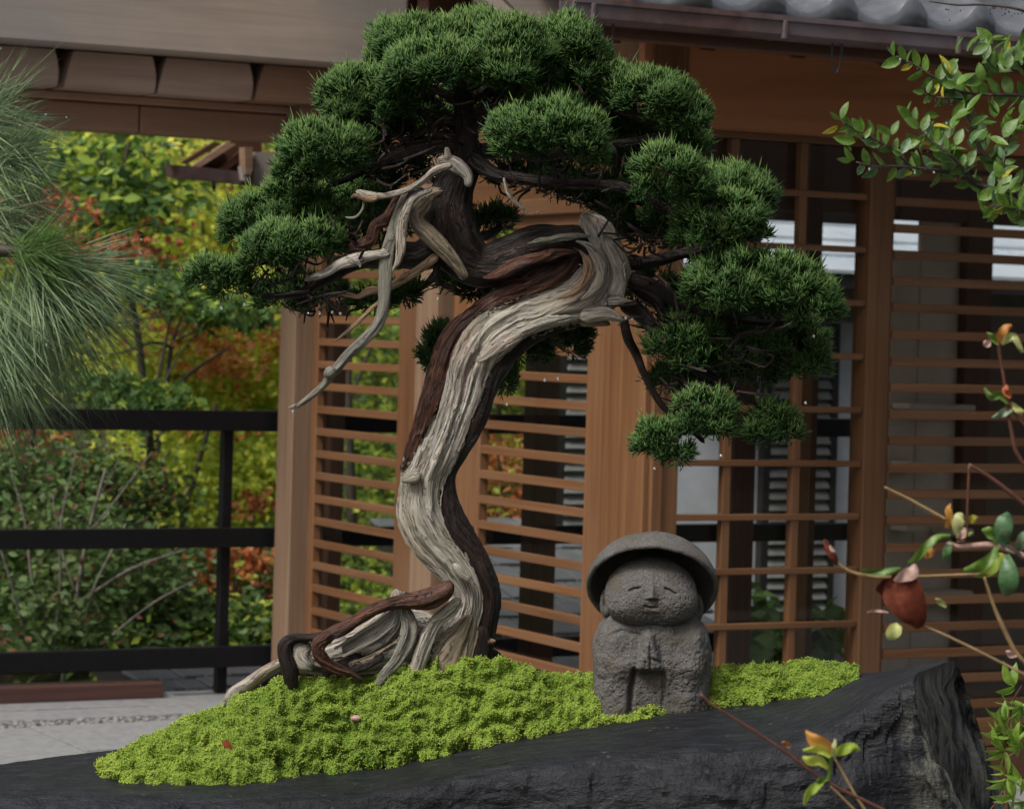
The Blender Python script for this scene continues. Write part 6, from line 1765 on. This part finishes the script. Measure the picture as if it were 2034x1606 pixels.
def azalea():
    t = empty('azalea_twig', P(2034, 1200, DZ), 'out of focus azalea shoots with one big red brown leaf at the right edge', 'azalea twig')
    S = lambda ln, m: wood(t, 'stem', [[(x, y, DZ, r * .78) for x, y, r in ln]], m, 500)
    S([(1660, 1115, 4), (1690, 1135, 4.5), (1740, 1146, 5), (1800, 1145, 4), (1900, 1141, 4), (1985, 1138, 4)], 'stem_tan')
    S([(1757, 967, 3), (1800, 988, 3.5), (1840, 1010, 4), (1880, 1032, 4)], 'stem_tan')
    S([(1924, 922, 4), (1970, 950, 5), (2034, 1000, 6), (2080, 1030, 6)], 'stem_red')
    S([(1925, 925, 3.5), (1922, 1000, 3.5), (1918, 1070, 3.5), (1900, 1075, 4)], 'stem_red')
    S([(1955, 1145, 4), (1975, 1205, 4.5), (1990, 1240, 6), (2015, 1290, 6), (2040, 1320, 6)], 'stem_tan')
    S([(1823, 1237, 3), (1880, 1262, 3.5), (1950, 1296, 4), (2050, 1346, 4)], 'stem_tan')
    S([(1998, 795, 4), (2008, 850, 5), (2020, 900, 5), (2050, 940, 6)], 'stem_red')
    S([(1982, 680, 5), (1992, 740, 4), (2004, 800, 4), (2040, 850, 4)], 'stem_red')
    S([(1880, 1078, 5), (1910, 1086, 7), (1960, 1082, 8), (2000, 1090, 8), (2050, 1110, 8)], 'pink_leaf')
    S([(1985, 1080, 7), (2010, 1090, 9), (2034, 1110, 9)], 'twig')
    px_leaf('leaf', t, [(1768, 1146, 16), (1778, 1156, 36), (1788, 1170, 46), (1798, 1188, 46), (1808, 1206, 40), (1817, 1224, 30), (1822, 1238, 20), (1820, 1248, 4)], 'red_leaf', DZ, .012, .6, 'big red brown leaf hanging from the shoot')
    px_leaf('leaf', t, [(1740, 1170, 4), (1760, 1168, 24), (1790, 1172, 38), (1810, 1200, 34)], 'red_leaf', DZ + .01, .006, .2)
    px_leaf('leaf', t, [(1786, 1240, 8), (1778, 1250, 17), (1768, 1264, 12), (1765, 1270, 2)], 'pale_leaf', DZ - .01, .004, .5)
    px_leaf('bud', t, [(1638, 1070, 3), (1645, 1088, 9), (1655, 1105, 9), (1663, 1122, 4)], 'red_leaf', DZ, .004, .1, 'dark red bud at the tip of the shoot')
    px_leaf('leaf', t, [(1648, 1082, 2), (1654, 1092, 5), (1658, 1098, 2)], 'pink_leaf', DZ - .01, .002, .6)
    px_leaf('leaf', t, [(1710, 1132, 4), (1740, 1136, 7), (1775, 1133, 8), (1790, 1128, 3)], 'shrub_leaf', DZ - .005, .004, .3)
    px_leaf('leaf', t, [(1776, 1153, 4), (1795, 1143, 14), (1812, 1136, 16), (1818, 1120, 4)], 'pink_leaf', DZ - .01, .006, .6)
    px_leaf('leaf', t, [(1805, 1118, 5), (1822, 1105, 9), (1840, 1085, 10), (1862, 1067, 8), (1888, 1064, 4)], 'shrub_leaf', DZ, .008, .9)
    px_leaf('leaf', t, [(1838, 1108, 3), (1848, 1098, 9), (1852, 1088, 5)], 'leaf_rust', DZ + .004, .003, .7)
    px_leaf('leaf', t, [(1890, 1075, 5), (1882, 1090, 10), (1878, 1105, 8), (1876, 1114, 3)], 'shrub_leaf_bluish', DZ, .004, .5)
    px_leaf('leaf', t, [(1880, 1048, 5), (1886, 1030, 8), (1884, 1012, 8), (1889, 1000, 2)], 'leaf_rust', DZ, .004, .8)
    px_leaf('leaf', t, [(1906, 1062, 8), (1902, 1045, 13), (1906, 1028, 14), (1914, 1022, 5)], 'pale_leaf', DZ, .006, .9)
    px_leaf('leaf', t, [(1900, 1068, 3), (1912, 1062, 8), (1918, 1048, 4)], 'pink_leaf', DZ - .006, .003, .3)
    px_leaf('leaf', t, [(1914, 1068, 3), (1922, 1060, 6), (1934, 1058, 2)], 'shrub_leaf', DZ, .002, .9)
    px_leaf('leaf', t, [(1920, 1035, 4), (1932, 1030, 10), (1942, 1028, 3)], 'shrub_leaf_yellow', DZ + .01, .002, .4)
    px_leaf('leaf', t, [(2000, 1100, 5), (2003, 1125, 18), (2003, 1155, 24), (1998, 1175, 14), (1994, 1183, 3)], 'shrub_leaf_bluish', DZ - .015, .01, .4)
    px_leaf('leaf', t, [(2000, 1090, 5), (1992, 1060, 20), (1996, 1035, 20), (2004, 1018, 5)], 'shrub_leaf_bluish', DZ, .01, .2)
    px_leaf('leaf', t, [(1985, 1078, 5), (1975, 1062, 14), (1962, 1055, 12), (1950, 1052, 3)], 'shrub_leaf', DZ, .006, .6)
    px_leaf('leaf', t, [(1980, 1085, 5), (1970, 1105, 10), (1945, 1125, 14), (1915, 1132, 5)], 'shrub_leaf', DZ - .01, .01, .5)
    px_leaf('leaf', t, [(1985, 1100, 6), (1975, 1120, 16), (1955, 1135, 14), (1935, 1142, 3)], 'leaf_lime', DZ + .005, .008, .3)
    px_leaf('leaf', t, [(1990, 1098, 6), (1985, 1118, 18), (1975, 1130, 6)], 'shrub_leaf_yellow', DZ + .02, .004, .2)
    px_leaf('leaf', t, [(2020, 1090, 8), (2036, 1070, 18), (2050, 1060, 8)], 'shrub_leaf_bluish', DZ, .006, .9)
    px_leaf('leaf', t, [(1985, 680, 6), (1988, 665, 10), (1998, 652, 10), (2010, 646, 3)], 'leaf_rust', DZ, .005, .7)
    px_leaf('leaf', t, [(1984, 684, 4), (1974, 672, 8), (1960, 660, 2)], 'shrub_leaf', DZ, .003, .9)
    px_leaf('leaf', t, [(1990, 684, 4), (2002, 672, 9), (2014, 668, 8), (2026, 690, 6), (2032, 700, 3)], 'pale_leaf', DZ, .005, .8)
    px_leaf('leaf', t, [(1968, 682, 6), (1960, 682, 9), (1953, 681, 4)], 'pink_leaf', DZ - .004, .003, .9)
    px_leaf('leaf', t, [(2004, 800, 5), (1985, 784, 9), (1968, 788, 8), (1955, 770, 3)], 'shrub_leaf', DZ, .004, .5)
    px_leaf('leaf', t, [(2010, 812, 5), (1995, 818, 10), (1980, 826, 5), (1970, 829, 2)], 'shrub_leaf_bluish', DZ, .004, .9)
    px_leaf('leaf', t, [(2008, 790, 4), (1998, 776, 9), (2000, 764, 3)], 'leaf_red', DZ, .003, .7)
    px_leaf('leaf', t, [(2008, 800, 4), (2020, 812, 8), (2032, 820, 6)], 'pale_leaf', DZ, .003, .5)
    px_leaf('leaf', t, [(1880, 1205, 3), (1868, 1195, 7), (1858, 1188, 2)], 'pale_leaf', DZ + .02, .003, .2)
    px_leaf('leaf', t, [(1722, 1216, 2), (1740, 1212, 3), (1765, 1217, 3)], 'pink_leaf', DZ, .002, .4)
    px_leaf('leaf', t, [(2020, 1300, 4), (2008, 1298, 9), (1998, 1292, 2)], 'pink_leaf', DZ, .003, .5)
    # low shoot in front of the slate
    t2 = empty('azalea_shoot', P(1600, 1510, DZ), 'red stemmed azalea shoot with a few curled leaves in front of the slate', 'azalea twig')
    S2 = lambda ln, m: wood(t2, 'stem', [[(x, y, DZ, r * .75) for x, y, r in ln]], m, 520)
    S2([(1391, 1377, 3), (1420, 1402, 4), (1500, 1452, 4.5), (1560, 1492, 5), (1600, 1522, 5), (1650, 1556, 5), (1760, 1610, 5)], 'stem_red')
    S2([(1655, 1500, 3), (1675, 1535, 3.5), (1700, 1580, 4), (1730, 1625, 4)], 'stem_tan')
    S2([(1650, 1560, 3), (1680, 1590, 3), (1710, 1620, 3)], 'stem_tan')
    S2([(1645, 1555, 4), (1648, 1530, 5), (1652, 1500, 4)], 'leaf_lime')
    px_leaf('leaf', t2, [(1652, 1500, 5), (1640, 1482, 16), (1618, 1470, 16), (1600, 1450, 2)], 'leaf_rust', DZ - .004, .006, .9)
    px_leaf('leaf', t2, [(1650, 1502, 5), (1630, 1488, 10), (1595, 1489, 3)], 'leaf_lime', DZ - .01, .005, .8)
    px_leaf('leaf', t2, [(1655, 1498, 5), (1675, 1488, 13), (1695, 1482, 9), (1708, 1490, 3)], 'leaf_lime', DZ, .006, .5)
    px_leaf('leaf', t2, [(1654, 1500, 4), (1656, 1484, 6), (1660, 1468, 3)], 'pale_leaf', DZ - .01, .003, .9)
    px_leaf('leaf', t2, [(1645, 1525, 4), (1628, 1510, 11), (1608, 1510, 11), (1594, 1502, 3)], 'leaf_lime', DZ, .006, .9)
    px_leaf('leaf', t2, [(1645, 1545, 4), (1632, 1548, 8), (1622, 1552, 4)], 'shrub_leaf', DZ, .004, .6)
    px_leaf('leaf', t2, [(1634, 1552, 5), (1616, 1565, 11), (1604, 1578, 8), (1597, 1598, 3)], 'leaf_lime', DZ, .006, .4)
    px_leaf('leaf', t2, [(1570, 1482, 4), (1560, 1476, 6), (1552, 1474, 2)], 'leaf_rust', DZ, .002, .4)
azalea()

# ------------------------------------------------------------------ light green fern-like plant, lower right corner
def fern():
    D0 = 3.75; rg = np.random.default_rng(600)
    t = empty('maple_seedling', P(2010, 1600, D0), 'fresh light green leafy plant beside the right end of the slate', 'plant')
    wood(t, 'stem', [[(2000, 1700, D0, 4), (2000, 1600, D0, 3.5), (1996, 1500, D0, 3), (2010, 1400, D0, 2.5), (2030, 1360, D0, 1.5)], [(1998, 1560, D0, 2.5), (1980, 1590, D0, 2), (1965, 1610, D0, 1.5)], [(2000, 1480, D0, 2), (2030, 1440, D0, 1.6), (2060, 1420, D0, 1.2)]], 'stem_red', 601)
    FM = [leaf_mesh('leaf', M['fern_leaf'], 1, .40, .3, -.35, .2), leaf_mesh('leaf', M['fern_leaf'], 1, .52, .3, -.45, .6), leaf_mesh('leaf', M['fern_leaf'], 1, .34, .4, -.2, .95)]
    spots = [(2015, 1362), (2005, 1395), (1998, 1430), (2030, 1400), (2008, 1460), (1995, 1490), (2024, 1480), (2014, 1520), (2030, 1545), (1998, 1545), (2034, 1440), (2012, 1580), (2034, 1590), (1990, 1455)]
    for (x, y) in spots:
        n = int(rg.integers(5, 8)); a0 = rg.uniform(-180, -60)
        d = D0 + rg.normal() * .03
        for k in range(n):
            place_leaf(FM[int(rg.integers(0, 3))], t, P(x, y, d), a0 + (k - n / 2) * 34 + rg.normal() * 8, rg.uniform(28, 52) * D0 / FPX, rg.uniform(-30, 70), rg.uniform(-45, 45))
fern()

# ------------------------------------------------------------------ small things lying on the moss
def on_moss(px, py):
    Q = MOSS.reshape(-1, 3); v = Q - CAM
    a = CX + FPX * (v @ RV) / v[:, 1]; b = CY - FPX * (v @ UV_) / v[:, 1]
    return Q[np.argmin((a - px) ** 2 + (b - py) ** 2)]
fl = empty('seedling', on_moss(702, 1442), 'tiny seedling with a pink bud and two leaves on the moss slope', 'seedling')
p0 = on_moss(702, 1442)
th = np.linspace(0, math.pi, 8); ph = np.linspace(0, 2 * math.pi, 10, endpoint=False)
S = np.array([(math.sin(a) * math.cos(b) * 1.3, math.sin(a) * math.sin(b), math.cos(a) * .75) for a in th for b in ph])
mobj('bud', S * .0062 + p0 + np.array([.004, -.006, .012]), grid_faces(8, 10, True), M['pink_leaf'], fl, True, {'tint': ('FLOAT_VECTOR', np.tile([.5, 0, 0], (80, 1)))})
lm = leaf_mesh('leaf', M['shrub_leaf_bluish'], 1, .5, .3, -.2, .6)
place_leaf(lm, fl, p0 + np.array([-.002, -.008, .006]), 150, .019, 30, 10)
place_leaf(lm, fl, p0 + np.array([0, -.009, .006]), -50, .016, 30, 10)
dl = leaf_mesh('dead_leaf', M['leaf_red'], 1, .5, .4, -.3, .2)
for k, (x, y, a, lab) in enumerate(((473, 1462, 20, 'small dead red leaf at the left on the moss slope'), (440, 1478, -30, 'brown leaf scrap low on the left moss slope'), (1222, 1396, 10, 'red brown leaf scrap at the foot of the stone figure'))):
    o = place_leaf(dl, None, on_moss(x, y) + np.array([0, -.006, .006]), a, .02, 60, 0, 'dead_leaf'); tag(o, lab, 'leaf', 'dead leaves on the moss')

def litter():
    Q = MOSS[:, 4:90].reshape(-1, 3); rg = np.random.default_rng(700); parts = []
    for k in range(110):
        c = Q[rg.integers(len(Q))] + np.array([0, -.001, .003]); a = rg.uniform(0, 6.28); L = rg.uniform(.002, .006); w = L * rg.uniform(.12, .4)
        d = np.array([math.cos(a), math.sin(a) * .6, rg.normal() * .3]); e = np.array([-math.sin(a), math.cos(a), .4 + rg.normal() * .3])
        parts.append((np.array([c - d * L, c + e * w, c + d * L, c - e * w]), [(0, 1, 2, 3)]))
    V, F = join(parts)
    tag(mobj('moss_litter', V, F, M['twig'], None), 'brown specks of plant litter scattered over the moss', None, None, 'stuff')
litter()
